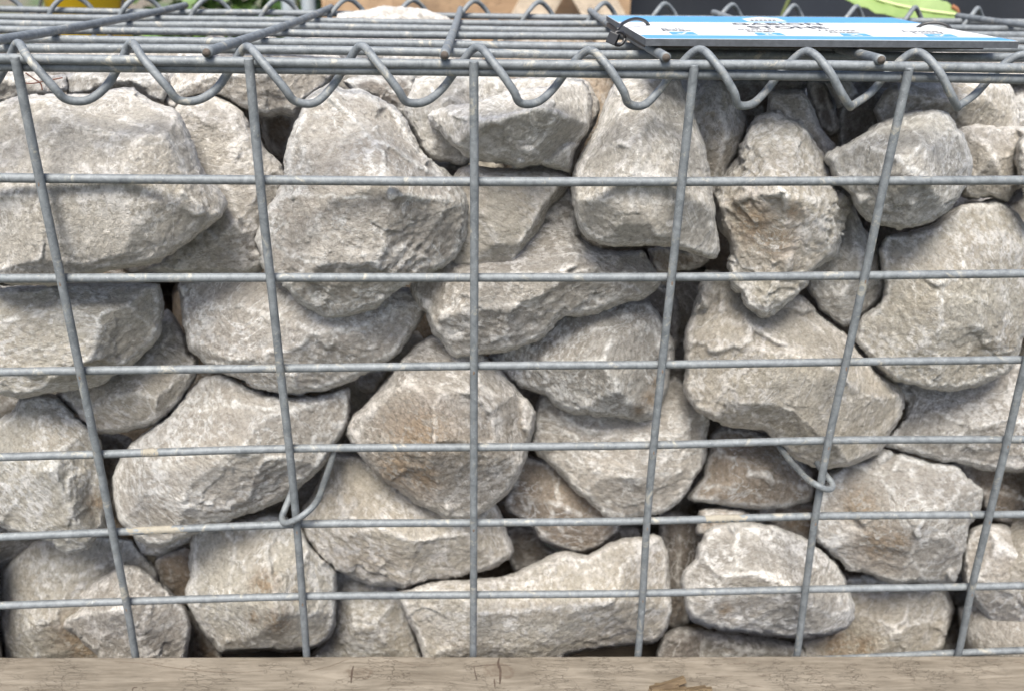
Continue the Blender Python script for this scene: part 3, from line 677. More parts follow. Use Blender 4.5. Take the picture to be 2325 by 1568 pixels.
rock(76, "1464,681 1478,684 1492,706 1503,724 1517,752 1531,774 1531,813 1521,834 1517,881 1503,920 1481,955 1449,959 1410,948 1321,938 1275,931 1250,909 1232,891 1185,881 1150,859 1128,838 1107,809 1115,800 1170,780 1240,745 1290,700 1380,680",
 ["1446,690,8 1385,745,28 1370,812,40 1400,880,38 1455,940,14", "1160,830,10 1240,830,26 1370,812,40", "1385,745,28 1300,760,20 1240,800,22", "1270,890,18 1340,910,26", "1460,740,26 1500,760,20 1495,860,16"], 'grey',
 'angular grey-brown rock with a white ridge and thin rusty seam, under the long grey rock', stain=[(1478, 905, 26), (1490, 870, 22), (1450,930,20)], rough=1.1, strata=1.0)
rock(84, "1240,880 1350,900 1450,900 1530,850 1575,890 1600,920 1610,952 1608,995 1604,1034 1595,1065 1583,1077 1558,1123 1540,1144 1515,1162 1499,1169 1446,1177 1392,1177 1371,1166 1357,1152 1307,1112 1278,1080 1250,1055 1218,1030 1203,1005 1214,963 1218,916",
 ["1250,940,14 1320,980,28 1400,975,26 1460,1000,34 1560,980,24", "1260,1030,14 1340,1070,26 1440,1090,36 1540,1070,24", "1380,1140,16 1480,1135,22"], 'pink',
 'large pinkish rock below the angular white-ridged rock, crossed by the fourth level wire', rough=1.2, strata=0.8, lean=0.4)
rock(98, "1175,1040 1193,1030 1300,1060 1400,1150 1410,1190 1403,1211 1385,1226 1357,1244 1321,1257 1285,1251 1250,1237 1221,1223 1210,1201 1189,1180 1153,1162 1141,1141 1157,1109",
 ["1270,1080,18 1262,1130,28 1252,1170,26 1290,1220,14", "1180,1120,14 1200,1160,14", "1340,1180,24"], 'brown', 'brownish rock with a vertical ridge, under the lower left of the large pinkish rock', strata=0.9)
rock(112, "1385,1190 1449,1198 1458,1222 1420,1250 1375,1250", ["1420,1215,8"], 'cream', 'small cream stone glimpsed between the brownish rock and the long bottom rock')
rock(78, "740,1020 815,1030 850,1050 950,1100 1080,1120 1128,1140 1143,1180 1157,1219 1164,1251 1157,1269 1111,1294 1071,1301 1036,1312 972,1319 922,1335 868,1331 822,1323 763,1292 731,1266 695,1223 685,1187 688,1152 713,1116 735,1060",
 ["765,1060,14 770,1120,26 780,1180,30 760,1225,20", "780,1180,30 860,1200,38 950,1235,38 1060,1200,30 1130,1215,16", "830,1290,16 920,1300,20 1030,1285,18", "850,1120,24 960,1170,28"], 'cream',
 'rounded rock with a layered underside beside the left tie hook, below the pointed grey rock', rough=1.1, strata=0.9, lean=0.4)
rock(88, "130,1215 78,1226 36,1259 4,1291 0,1330 4,1366 0,1419 9,1487 15,1520 230,1520 340,1420 365,1350 357,1294 332,1259 307,1230 292,1215 200,1205",
 ["60,1270,12 100,1300,24 170,1310,28 260,1270,20", "40,1350,18 60,1430,28 90,1490,24", "130,1400,32 160,1470,26"], 'cream',
 'bottom left corner rock with an ochre-stained lower face, behind a smaller rock', stain=[(165, 1440, 62), (190, 1480, 55)], rough=0.9, lean=0.35)
rock(54, "285,1280 314,1283 342,1301 374,1326 399,1351 423,1380 433,1419 430,1455 424,1487 424,1525 240,1525 221,1487 200,1469 171,1440 143,1423 150,1405 185,1380 182,1351 214,1323 257,1294",
 ["150,1412,6 200,1390,22 248,1384,32 285,1375,34 304,1450,30 330,1485,20", "220,1330,12 290,1320,20 360,1370,20", "350,1430,26 400,1410,14", "230,1450,20 280,1490,18"], 'grey',
 'faceted grey rock with striated left face on the timber, behind the leftmost upright wire', rough=1.2, strata=1.0)
rock(64, "442,1195 431,1259 433,1305 421,1337 424,1366 446,1408 460,1433 488,1465 503,1483 535,1481 606,1476 642,1481 688,1476 724,1469 752,1444 765,1412 765,1348 763,1294 735,1266 702,1230 688,1200 650,1170 600,1165 520,1180",
 ["535,1215,10 530,1270,24 520,1350,30 505,1445,20", "600,1220,18 620,1300,36 630,1400,38", "700,1280,18 730,1380,16", "560,1455,20 650,1450,24 720,1430,14"], 'cream',
 'squarish cream rock with rusty streaks, behind the second upright wire at the bottom', stain=[(600, 1325, 40), (630, 1410, 42), (575, 1400, 22), (680,1350,24)], rough=0.8, lean=0.25)
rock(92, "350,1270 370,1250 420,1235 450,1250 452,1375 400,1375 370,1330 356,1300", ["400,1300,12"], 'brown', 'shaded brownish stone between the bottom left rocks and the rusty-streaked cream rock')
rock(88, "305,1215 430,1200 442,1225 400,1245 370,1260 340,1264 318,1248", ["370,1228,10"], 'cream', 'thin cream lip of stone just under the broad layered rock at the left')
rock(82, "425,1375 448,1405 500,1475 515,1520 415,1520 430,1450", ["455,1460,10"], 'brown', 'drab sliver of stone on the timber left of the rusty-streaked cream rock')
rock(84, "750,1285 800,1300 900,1318 930,1400 960,1490 955,1520 700,1520 715,1480 745,1440 755,1400 755,1340",
 ["800,1330,10 800,1410,24 850,1420,26 890,1380,20", "760,1470,12 840,1480,18 910,1480,14"], 'cream', 'pale rounded rock at the bottom between the rusty-streaked rock and the long bottom rock', rough=0.9)
rock(56, "907,1341 936,1333 972,1319 1036,1316 1089,1312 1143,1305 1186,1291 1225,1273 1257,1255 1285,1251 1310,1255 1335,1259 1385,1230 1421,1219 1457,1216 1485,1210 1503,1219 1517,1251 1521,1294 1524,1348 1521,1394 1514,1430 1492,1455 1449,1462 1357,1476 1285,1490 1270,1515 970,1515 957,1483 947,1455 929,1419 915,1387 907,1362",
 ["925,1350,12 1000,1335,26 1090,1345,30 1180,1335,30 1225,1295,26 1280,1268,24 1325,1300,28 1400,1280,28 1490,1235,14", "970,1400,22 1100,1390,38 1250,1380,42 1400,1370,42 1495,1350,20", "990,1475,24 1150,1470,32 1300,1450,30 1440,1430,22"], 'cream',
 'long pale block with a wavy top lying along the timber at the bottom centre', rough=0.9, strata=0.7, lean=0.2)
rock(50, "1622,1191 1672,1184 1722,1187 1765,1194 1808,1212 1843,1230 1875,1251 1904,1283 1922,1323 1932,1351 1940,1373 1936,1405 1918,1430 1875,1444 1822,1451 1751,1447 1661,1435 1608,1423 1572,1405 1558,1380 1554,1348 1544,1323 1551,1294 1576,1266 1583,1237 1601,1209",
 ["1675,1195,8 1672,1240,24 1670,1285,32 1642,1312,36 1580,1322,20", "1670,1285,32 1700,1290,38 1758,1312,42 1804,1335,42 1850,1388,34 1905,1400,16", "1780,1230,18 1860,1290,24 1910,1350,16", "1620,1390,22 1720,1410,28 1820,1425,20"], 'grey',
 'compact grey rock with pale crossing ridges at the lower right, behind the fourth upright wire', frost=['1670,1200,0 1672,1290,0 1640,1318,0 1570,1330,0', '1690,1290,0 1740,1300,0 1800,1345,0'], stain=[(1645, 1385, 22)], rough=1.0, strata=0.7)
rock(92, "1610,985 1608,1019 1595,1055 1594,1077 1576,1105 1558,1127 1576,1139 1626,1144 1686,1152 1743,1155 1786,1152 1815,1144 1843,1137 1852,1109 1845,1073 1822,1045 1780,1000 1700,970 1640,965",
 ["1620,1030,14 1690,1050,28 1750,1090,32 1830,1105,18", "1600,1100,12 1680,1110,20 1740,1130,16", "1700,1010,14"], 'brown',
 'drab rounded rock under the broad cream rock, behind the right tie hook', rough=0.9, strata=0.6, lean=0.5)
rock(60, "2000,1016 2057,1030 2107,1045 2171,1052 2200,1084 2232,1109 2232,1130 2225,1166 2200,1187 2193,1241 2182,1294 2168,1323 2107,1323 2071,1323 2029,1326 1993,1312 1954,1298 1922,1294 1900,1269 1879,1251 1850,1226 1845,1170 1862,1116 1886,1073 1930,1050 1980,1030",
 ["1985,1045,8 2007,1090,28 2036,1144,38 2060,1190,42 2086,1223,44 2064,1262,36 2086,1295,22", "2070,1070,16 2092,1150,42 2190,1140,22", "2086,1223,44 2150,1210,34 2185,1200,20", "2086,1295,22 2165,1290,10", "1900,1150,16 1950,1210,26 1970,1280,16"], 'pink',
 'angular rock with a tan left face and clean pale right facets, right of right hook', stain=[(1990, 1235, 75), (1950, 1150, 60), (2040,1230,40)], rough=1.1, strata=0.7, lean=0.35)
rock(96, "1715,1150 1800,1130 1850,1140 1875,1170 1868,1235 1843,1235 1800,1215 1760,1200 1735,1180", ["1800,1170,12"], 'brown', 'dim tan stone between the drab rounded rock and the angular right-hand rock')
rock(80, "1587,1159 1633,1150 1686,1158 1714,1180 1695,1215 1620,1218 1583,1212", ["1640,1172,12"], 'brown', 'small tan stone just above the compact grey rock at the lower right')
rock(112, "1495,1165 1545,1160 1600,1180 1605,1260 1575,1300 1565,1420 1500,1420 1500,1300", ["1545,1220,14 1540,1340,10"], 'shade_dark', 'dark stone in the gap between the long bottom block and the compact grey rock')
rock(70, "1505,1440 1540,1422 1590,1425 1605,1440 1600,1520 1490,1520 1490,1480", ["1550,1450,12"], 'shade_dark', 'greenish grey stone top at the bottom edge right of the long block')
rock(66, "1595,1432 1640,1432 1720,1442 1790,1455 1820,1465 1839,1490 1835,1525 1590,1525 1585,1470", ["1730,1452,6 1738,1478,22", "1640,1455,12 1680,1475,16 1790,1480,12"], 'grey',
 'low rock with a small white peak at the bottom, under the compact grey rock')
rock(76, "1900,1310 1960,1300 2030,1318 2100,1325 2150,1340 2168,1380 2155,1420 2142,1470 2125,1490 2120,1525 1830,1525 1825,1480 1820,1455 1870,1440 1915,1400",
 ["2014,1340,12 1988,1395,24 2022,1440,34 2060,1415,36 2070,1350,18", "2060,1415,36 2130,1400,16", "2022,1440,34 2060,1490,24", "1880,1470,14"], 'cream',
 'rock at the bottom right with one clean pale facet and a mossy tan left side', stain=[(1900, 1465, 60), (1960, 1470, 40)], rough=1.2, lean=0.35)
rock(104, "2120,1330 2178,1345 2180,1380 2155,1440 2135,1495 2110,1520 2080,1500", ["2145,1400,8"], 'shade_dark', 'thin shaded stone edge right of the pale-faceted bottom right rock')
rock(58, "2200,1201 2236,1184 2278,1187 2325,1209 2400,1250 2400,1460 2325,1443 2307,1442 2271,1430 2243,1408 2221,1380 2200,1351 2186,1316 2186,1287 2187,1241",
 ["2210,1215,8 2256,1226,26 2330,1272,36", "2230,1310,26 2290,1350,28 2330,1380,26", "2260,1400,12 2320,1420,14"], 'pink', 'pinkish rock cut by the right edge between the fifth and sixth level wires, pointing down', rough=0.9)
rock(86, "2165,1040 2250,1050 2330,1060 2400,1070 2400,1225 2325,1208 2290,1190 2240,1170 2225,1120 2190,1084", ["2280,1110,16 2330,1140,20"], 'brown', 'dark brown rock at the right edge below the pale cream-streaked slab', strata=0.9)
rock(78, "2025,866 2080,860 2164,870 2230,850 2290,820 2330,805 2400,800 2400,1080 2325,1072 2280,1070 2220,1062 2171,1052 2143,1050 2071,1030 2007,1014 2018,984 2048,948 2056,916 2036,880",
 ["2075,890,10 2115,920,18 2196,972,28", "2280,880,22 2300,950,32 2330,960,32", "2070,990,18 2160,1010,22 2260,1020,22", "2200,900,18"], 'grey',
 'rough slab with pale streaks at the right edge between the third and fourth level wires', rough=1.3, strata=1.0, lean=0.3)
rock(112, "2180,1440 2240,1425 2300,1440 2400,1450 2400,1530 2180,1530", ["2290,1470,12"], 'brown', 'brown stone in the extreme bottom right corner above the timber', lean=0.2)
# under and between
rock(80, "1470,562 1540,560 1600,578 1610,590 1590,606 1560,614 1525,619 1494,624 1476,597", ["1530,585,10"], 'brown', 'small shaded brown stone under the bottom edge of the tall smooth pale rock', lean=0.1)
rock(106, "1450,650 1500,640 1530,660 1545,700 1538,760 1530,800 1480,790", ["1500,710,10"], 'shade_dark', 'dark stone in the black gap right of the long grey rock')
rock(118, "800,835 850,830 872,845 850,890 815,885", ["835,860,6"], 'cream', 'small dim stone deep in the gap left above the pointed grey rock')
rock(124, "1150,1195 1215,1195 1235,1235 1290,1262 1225,1280 1170,1300 1150,1260", ["1200,1240,8"], 'shade_dark', 'dark stone in the gap above the long bottom block')
rock(110, "-60,1205 40,1205 95,1220 60,1265 0,1310 -60,1320", ["10,1250,8"], 'brown', 'dark brown stone at the left edge above the bottom left corner rock')
rock(90, "945,365 1060,368 1080,400 1065,440 1020,420 985,395", ["1040,392,10"], 'shade_dark', 'shaded stone between the wedge-shaped rock and the big rough pinkish rock')
rock(84, "940,178 1000,168 1080,168 1150,180 1175,215 1155,300 1060,375 1018,370 979,362 955,340 936,300 918,264 922,221",
 ["980,200,12 1000,240,20 1040,200,16", "945,260,12 980,330,14"], 'pale', 'rock with a dark lower face directly behind the wedge-shaped rock', rough=1.2, lean=0.35)
rock(108, "1150,178 1300,172 1335,185 1335,230 1200,270 1150,230", ["1230,195,12"], 'pale', 'pale stone under the lid behind the top of the wedge-shaped rock')
rock(100, "775,182 850,170 940,170 945,230 925,275 886,250 843,226 800,210", ["860,190,10 900,215,12"], 'shade_dark', 'dark rough stone under the front spiral right of the rough pinkish rock top', rough=1.4)
rock(124, "1640,190 1750,178 1765,260 1720,290 1695,310 1670,240", ["1710,220,8"], 'shade_dark', 'dark stone under the sign board behind the knobbly rock')
# top layer seen through and between the lid wires
rock(92, "-60,160 40,158 100,166 150,172 158,205 120,219 60,224 10,236 -60,250", ["0,180,16 90,185,14", "20,210,6"], 'pale', 'flat pale rock under the lid at the far left with reddish twigs on it', lean=0.7)
rock(98, "148,172 200,160 300,158 378,165 388,205 370,238 342,228 303,208 265,203 210,214 152,218", ["200,180,12 290,180,16 350,190,12"], 'grey', 'greyish rock just under the lid above the large upper left slab', rough=1.3, lean=0.5)
rock(112, "372,235 380,190 400,150 430,122 500,112 600,108 700,112 770,125 788,170 750,190 735,205 692,236 672,268 640,260 592,264 560,250 520,230 480,216 430,224 400,247 380,245",
 ["400,200,16 480,170,24 600,165,26 720,160,20", "580,240,12 660,245,12", "440,210,14"], 'pink', 'wide pinkish rock under the lid between the first two visible upright wires', rough=1.1, lean=0.8)
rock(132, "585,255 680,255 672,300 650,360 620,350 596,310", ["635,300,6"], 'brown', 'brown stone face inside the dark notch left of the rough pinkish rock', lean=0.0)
rock(190, "110,130 125,117 153,107 228,89 264,80 357,80 439,85 452,98 440,150 400,175 130,185", ["200,115,10 330,105,14 420,115,10"], 'pale', 'pale rock deeper under the lid at the left, in front of the yellow tub', lean=0.8)
rock(190, "560,118 620,90 680,76 800,66 950,62 1050,66 1070,80 1075,100 1092,130 1105,175 1000,195 760,195 660,160 600,135", ["700,110,16 850,105,20 1000,110,16"], 'pale', 'wide bright rock lying under the middle of the lid', lean=1.0)
rock(268, "760,40 783,29 840,23 880,16 911,14 950,18 993,29 1020,42 1030,75 1000,90 780,90", ["830,45,12 920,35,16 980,50,10"], 'pale', 'rounded bright rock poking up at the back edge of the lid', lean=0.6, ymin=0.2, free=True)
rock(150, "1640,160 1750,150 1880,150 1900,180 1840,200 1700,205", ["1780,175,8"], 'shade_dark', 'dark flat stone under the sign board')
rock(170, "2120,110 2250,95 2400,90 2420,180 2250,190 2120,180", ["2270,130,14"], 'pale', 'pale stone under the lid at the far right beyond the sign board', lean=0.9)
rock(200, "2160,80 2260,62 2400,60 2400,110 2180,110", ["2280,85,8"], 'pale', 'pale stone at the back right under the lid', lean=0.9)

# deeper stones that fill the basket (dark in the gaps, visible from the sides)
def filler_mesh(seed):
    import bmesh
    bm = bmesh.new(); bmesh.ops.create_icosphere(bm, subdivisions=4, radius=1.0)
    rs = np.random.RandomState(seed); P = np.array([tuple(v.co) for v in bm.verts])
    pl = rs.normal(size=(13, 3)); pl /= np.linalg.norm(pl, axis=1)[:, None]; dd = rs.uniform(0.62, 0.95, 13)
    r = np.ones(len(P))
    for a, b in zip(pl, dd):
        c = P @ a; k = c > 0.05; r[k] = np.minimum(r[k], b / c[k])
    P = P * r[:, None] * np.array([0.052, 0.040, 0.036]); Q = P + seed
    nn = P / np.linalg.norm(P, axis=1)[:, None]
    P = P + nn * (perlin(Q / 0.03) * 2.0 + chips(Q / 0.02, seed) * 1.6 + perlin(Q / 0.008) * 0.7)[:, None] / 1000
    me = bpy.data.meshes.new('limestone_rock')
    for v, p in zip(bm.verts, P): v.co = p
    bm.to_mesh(me); bm.free(); me.polygons.foreach_set('use_smooth', [True] * len(me.polygons))
    for nm in ('wear', 'stain'): me.attributes.new(nm, 'FLOAT', 'POINT')
    return me
FM = []
for s, t in ((201, 'grey'), (202, 'cream'), (203, 'grey'), (204, 'brown')):
    me = filler_mesh(s); me.materials.append(MAT[t]); FM.append(me)
rf = random.Random(3)
def filler(x, y, z, s=1.0):
    if -0.055 < x < -0.0 + 0.19 and False: return
    o = bpy.data.objects.new('limestone_rock', rf.choice(FM)); COL.objects.link(o)
    o.location = (x, y, z); o.rotation_euler = (rf.uniform(-.5, .5), rf.uniform(-.5, .5), rf.uniform(0, 6.28)); o.scale = (s, s, s)
    tag(o, 'one of the plain limestone pieces deep inside the basket or beyond the picture edge', 'rock', 'plain limestone pieces in the dark behind the front stones')
for k, yy in enumerate((0.19, 0.26)):
    for a in range(10):
        for b in range(7 if k == 0 else 3):
            x = -0.47 + a * 0.105 + (b % 2) * 0.05 + rf.uniform(-.012, .012); z = -0.058 - b * 0.066 + rf.uniform(-.006, .006)
            if k == 1 and a in (2, 7) and b == 0: continue
            filler(x, yy + rf.uniform(-.008, .008), z, rf.uniform(1.12, 1.28))
for sx in (-1, 1):
    for yy in (0.05, 0.11):
        for b in range(7):
            x = (-0.395 if sx < 0 else 0.45)
            if sx > 0 and b > 2: x -= 0.05
            if sx < 0 and b > 2: x += 0.045
            for a in (0, 1): filler(x + sx * a * 0.092, yy + rf.uniform(-.005, .005), -0.055 - b * 0.066 - 0.02 * a * (b > 0), 1.08)

for px_, py_, Y_ in ((301, 985, 0.16), (784, 1010, 0.15), (1520, 810, 0.15), (1190, 905, 0.15), (905, 800, 0.15), (1550, 700, 0.16), (700, 1120, 0.14), (1400, 1260, 0.15), (840, 880, 0.15)):
    q = on_y(px_, py_, Y_); filler(q[0], q[1], q[2], 0.8)

# ------------------------------------------------------------------ timber, pallet, ground
def wood_mat(name, c1, c2, scale=1.0, knots=()):
    m, nt, b = new_mat(name); tc = nt.nodes.new('ShaderNodeTexCoord').outputs['Object']
    # knots swirl the grain: distance fields round each knot bend the lookup
    sep = nt.nodes.new('ShaderNodeSeparateXYZ'); nt.links.new(tc, sep.inputs[0]); X, Y, Z = sep.outputs
    yy = Y; kn = None
    for kx, ky, kr in knots:
        dx = math_n(nt, 'SUBTRACT', X, kx); dy = math_n(nt, 'SUBTRACT', Y, ky)
        d2 = math_n(nt, 'ADD', math_n(nt, 'MULTIPLY', math_n(nt, 'MULTIPLY', dx, dx), 0.35), math_n(nt, 'MULTIPLY', dy, dy))
        g = math_n(nt, 'EXPONENT', math_n(nt, 'MULTIPLY', d2, -1.0 / (kr * kr * 1.6)))
        yy = math_n(nt, 'SUBTRACT', yy, math_n(nt, 'MULTIPLY', math_n(nt, 'MULTIPLY', dy, g), 0.75))
        rd = math_n(nt, 'SQRT', d2); wob = math_n(nt, 'MULTIPLY', noise(nt, tc, 120, 4, 0.6), kr * 0.9)
        ring = math_n(nt, 'SINE', math_n(nt, 'MULTIPLY', math_n(nt, 'ADD', rd, wob), 22.0 / kr))
        core = ramp(nt, math_n(nt, 'DIVIDE', math_n(nt, 'ADD', rd, wob), kr), [(0.75, 1.0), (0.98, 0.0)])
        rim_ = ramp(nt, math_n(nt, 'ABSOLUTE', math_n(nt, 'SUBTRACT', math_n(nt, 'DIVIDE', math_n(nt, 'ADD', rd, wob), kr), 0.9)), [(0.0, 1.0), (0.12, 0.0)])
        kk = math_n(nt, 'ADD', math_n(nt, 'MULTIPLY', core, math_n(nt, 'MULTIPLY_ADD', ring, 0.2, 0.45)), math_n(nt, 'MULTIPLY', rim_, 0.6))
        kn = kk if kn is None else math_n(nt, 'MAXIMUM', kn, kk)
    cm = nt.nodes.new('ShaderNodeCombineXYZ'); nt.links.new(math_n(nt, 'MULTIPLY', X, 0.10), cm.inputs[0]); nt.links.new(yy, cm.inputs[1]); nt.links.new(Z, cm.inputs[2])
    v = cm.outputs[0]
    g1 = noise(nt, v, 420 * scale, 5, 0.62, 0.5); g2 = noise(nt, v, 90 * scale, 4, 0.6, 0.9); g3 = noise(nt, tc, 40, 6, 0.6)
    col = mix(nt, ramp(nt, math_n(nt, 'ADD', math_n(nt, 'MULTIPLY', g1, 0.45), math_n(nt, 'MULTIPLY', g2, 0.55)), [(0.36, 0.0), (0.64, 1.0)]), tuple(c1), tuple(c2))
    col = mix(nt, 1.0, col, ramp(nt, g3, [(0.3, 0.86), (0.7, 1.1)]), 'MULTIPLY')
    # fine drying checks across and along the grain
    mp = nt.nodes.new('ShaderNodeMapping'); mp.inputs['Scale'].default_value = (0.22, 1, 1); nt.links.new(tc, mp.inputs[0])
    vo = nt.nodes.new('ShaderNodeTexVoronoi'); vo.feature = 'DISTANCE_TO_EDGE'; vo.inputs['Scale'].default_value = 420; vo.inputs['Randomness'].default_value = 1.0
    dv = nt.nodes.new('ShaderNodeVectorMath'); dv.operation = 'ADD'; nt.links.new(mp.outputs[0], dv.inputs[0])
    nv = nt.nodes.new('ShaderNodeTexNoise'); nv.inputs['Scale'].default_value = 260; nt.links.new(tc, nv.inputs['Vector'])
    sc_ = nt.nodes.new('ShaderNodeVectorMath'); sc_.operation = 'SCALE'; sc_.inputs['Scale'].default_value = 0.0035; nt.links.new(nv.outputs['Color'], sc_.inputs[0]); nt.links.new(sc_.outputs[0], dv.inputs[1])
    nt.links.new(dv.outputs[0], vo.inputs['Vector'])
    crk = ramp(nt, vo.outputs['Distance'], [(0.0, 1.0), (0.05, 0.0)]); cmask = ramp(nt, noise(nt, tc, 45, 4, 0.6), [(0.45, 0.0), (0.56, 1.0)])
    ck = math_n(nt, 'MULTIPLY', crk, cmask)
    col = mix(nt, math_n(nt, 'MULTIPLY', ck, 0.65), col, (0.06, 0.045, 0.034))
    if kn is not None:
        col = mix(nt, math_n(nt, 'MULTIPLY', kn, 0.7), col, (0.08, 0.058, 0.042))
    nt.links.new(col, b.inputs['Base Color']); b.inputs['Roughness'].default_value = 0.8; b.inputs['Specular IOR Level'].default_value = 0.2
    h = math_n(nt, 'SUBTRACT', math_n(nt, 'ADD', math_n(nt, 'MULTIPLY', g1, 0.5), math_n(nt, 'MULTIPLY', g2, 0.8)), math_n(nt, 'MULTIPLY', ck, 0.5))
    bp = nt.nodes.new('ShaderNodeBump'); bp.inputs['Strength'].default_value = 0.8; bp.inputs['Distance'].default_value = 0.0008
    nt.links.new(h, bp.inputs['Height']); nt.links.new(bp.outputs[0], b.inputs['Normal'])
    return m
ZB = -0.3405
def zb(x): return -0.3312 + (x + 0.28) * (-0.0208 / 0.63)      # the timber dips slightly to the right
def on_beam(x, y, lift=0.0):
    z = ZB
    for _ in range(12): q = on_z(x, y, z + lift); z = zb(q[0])
    return q
pk = [on_beam(x, y) for x, y in ((812, 1527), (1134, 1520))]
TIMBER = wood_mat('weathered timber', (0.100, 0.084, 0.066), (0.200, 0.176, 0.145), 1.0, [(pk[0][0], pk[0][1] + 0.055, 0.0085), (pk[1][0], pk[1][1] + 0.055, 0.011)])
OLDWOOD = wood_mat('old pallet wood', (0.12, 0.10, 0.08), (0.20, 0.165, 0.13), 0.4)

beam = tag(empty('timber_beam', (0, -0.055, ZB)), 'weathered pale brown timber running along the foot of the wire basket', 'timber')
# slightly uneven back arris
V, Fc = [], []; n = 160
for i in range(n):
    x = -0.75 + 1.5 * i / (n - 1)
    j = 0.0006 * float(perlin(np.array([[x * 9, 0.3, 0.1]]))[0]) + 0.0004 * float(perlin(np.array([[x * 60, 1.3, 0.1]]))[0])
    y1 = -0.0062 + j
    prof = [(-0.105, -0.2575), (-0.105, -0.003), (-0.102, 0.0), (-0.06, 0.0), (-0.03, 0.0), (y1 - 0.0015, 0.0), (y1, -0.0012), (y1, -0.2575)]
    for (py, pz) in prof: V.append((x, py + 0.055, pz + zb(x) - ZB))
for i in range(n - 1):
    for k in range(8):
        a = i * 8 + k; b2 = i * 8 + (k + 1) % 8; Fc.append((a, a + 8, b2 + 8, b2))
Fc += [tuple(range(8)), tuple((n - 1) * 8 + k for k in range(8))[::-1]]
me = bpy.data.meshes.new('plank'); me.from_pydata(V, [], Fc); me.update(); me.materials.append(TIMBER)
plank = bpy.data.objects.new('plank', me); COL.objects.link(plank); plank.parent = beam
DARKWOOD = simple('dark crack', (0.05, 0.034, 0.025), 0.9, 0, 0.3, 600, 0.3, 300)
RING = simple('fine check', (0.10, 0.078, 0.06), 0.9, 0, 0.4, 600, 0.3, 300)
def beam_part(name, pts, w, m, lift=0.00015, closed=False):
    """a shallow dark split drawn on the timber face: thin raised-edge strip in its real place"""
    P = catmull([on_beam(x, y, lift) for x, y in pts], 6); V, Fc = [], []
    for i, p in enumerate(P):
        t = P[min(i + 1, len(P) - 1)] - P[max(i - 1, 0)]; t /= np.linalg.norm(t) + 1e-12; s = np.array([-t[1], t[0], 0])
        f = i / (len(P) - 1); ww = 0.55 * w * (0.25 + 1.1 * math.sin(math.pi * min(max(f, 0.03), 0.97)) ** 0.6) * random.uniform(0.75, 1.2) * 0.5
        V += [p + s * ww, p - s * ww, p - s * ww * 0.8 + (0, 0, -0.001), p + s * ww * 0.8 + (0, 0, -0.001)]
    for i in range(len(P) - 1):
        for k in range(4):
            a = 4 * i + k; b2 = 4 * i + (k + 1) % 4; Fc.append((a, b2, b2 + 4, a + 4))
    o = mesh_obj(name, V, Fc, m, None, False); o.parent = beam; o.matrix_parent_inverse = Matrix.Translation(-Vector(beam.location)); return o
beam_part('split', [(1134, 1492), (1131, 1505), (1136, 1522), (1135, 1552)], 0.0022, DARKWOOD)
beam_part('split', [(1122, 1540), (1124, 1560)], 0.0012, DARKWOOD)
beam_part('split', [(1076, 1512), (1079, 1528), (1083, 1543)], 0.0009, DARKWOOD)
beam_part('split', [(1076, 1512), (1110, 1508), (1160, 1509)], 0.0006, DARKWOOD)
beam_part('split', [(803, 1510), (799, 1525), (797, 1550)], 0.0016, DARKWOOD)
beam_part('split', [(260, 1500), (330, 1505), (420, 1518), (520, 1525), (600, 1522)], 0.0006, RING)
beam_part('split', [(300, 1567), (303, 1560), (312, 1559)], 0.0009, DARKWOOD)
beam_part('split', [(890, 1497), (940, 1508), (1000, 1506)], 0.0006, RING)
beam_part('split', [(700, 1522), (745, 1512), (790, 1495)], 0.0007, RING)
for q in range(26):
    x = random.uniform(1500, 2325); y = random.uniform(1495, 1560)
    beam_part('split', [(x, y), (x + random.uniform(8, 16), y + random.uniform(-3, 3)), (x + random.uniform(20, 44), y + random.uniform(-4, 5))], 0.0005, RING)
# loose splinter of wood at the bottom
SPL = wood_mat('fresh splintered wood', (0.075, 0.052, 0.032), (0.15, 0.11, 0.066), 1.5)
base = on_beam(1545, 1566)
sp_root = tag(empty('wood_splinter', base), 'small torn yellowish splinter lying on the timber at the bottom edge', 'wood splinter')
for k in range(9):
    a = random.uniform(-0.5, 0.5); L = random.uniform(0.012, 0.024); w = random.uniform(0.003, 0.0055)
    p0 = np.array(base) + (random.uniform(-.009, .009), random.uniform(-.005, .001), 0.0005 + random.uniform(0, .0035))
    d = np.array([math.cos(a), math.sin(a) * 0.6, 0.12]); P = [p0 - d * L / 2, p0, p0 + d * L / 2 + (0, 0, random.uniform(-.001, .001))]
    V, Fc = tube(catmull(P, 3), w * 0.5, 5); mesh_obj('shard', V, Fc, SPL, sp_root, False)
# dry twigs on the upper left rock
twig = simple('reddish twig', (0.20, 0.09, 0.06), 0.8)
for (lab, pts) in (('thin reddish dry twig curving downwards on the flat pale rock at far left', [(58, 166, .062), (75, 178, .062), (92, 190, .062), (96, 205, .061)]),
                   ('short reddish dry twig lying level on the flat pale rock at the far left', [(36, 185, .062), (70, 190, .0615), (105, 184, .062), (142, 177, .066)])):
    V, Fc = tube(catmull([on_y(x, y, Y) for x, y, Y in pts], 5), 0.00035, 6)
    o = mesh_obj('twig', V, Fc, twig); tag(o, lab, 'twig', 'dry twigs on the stones')

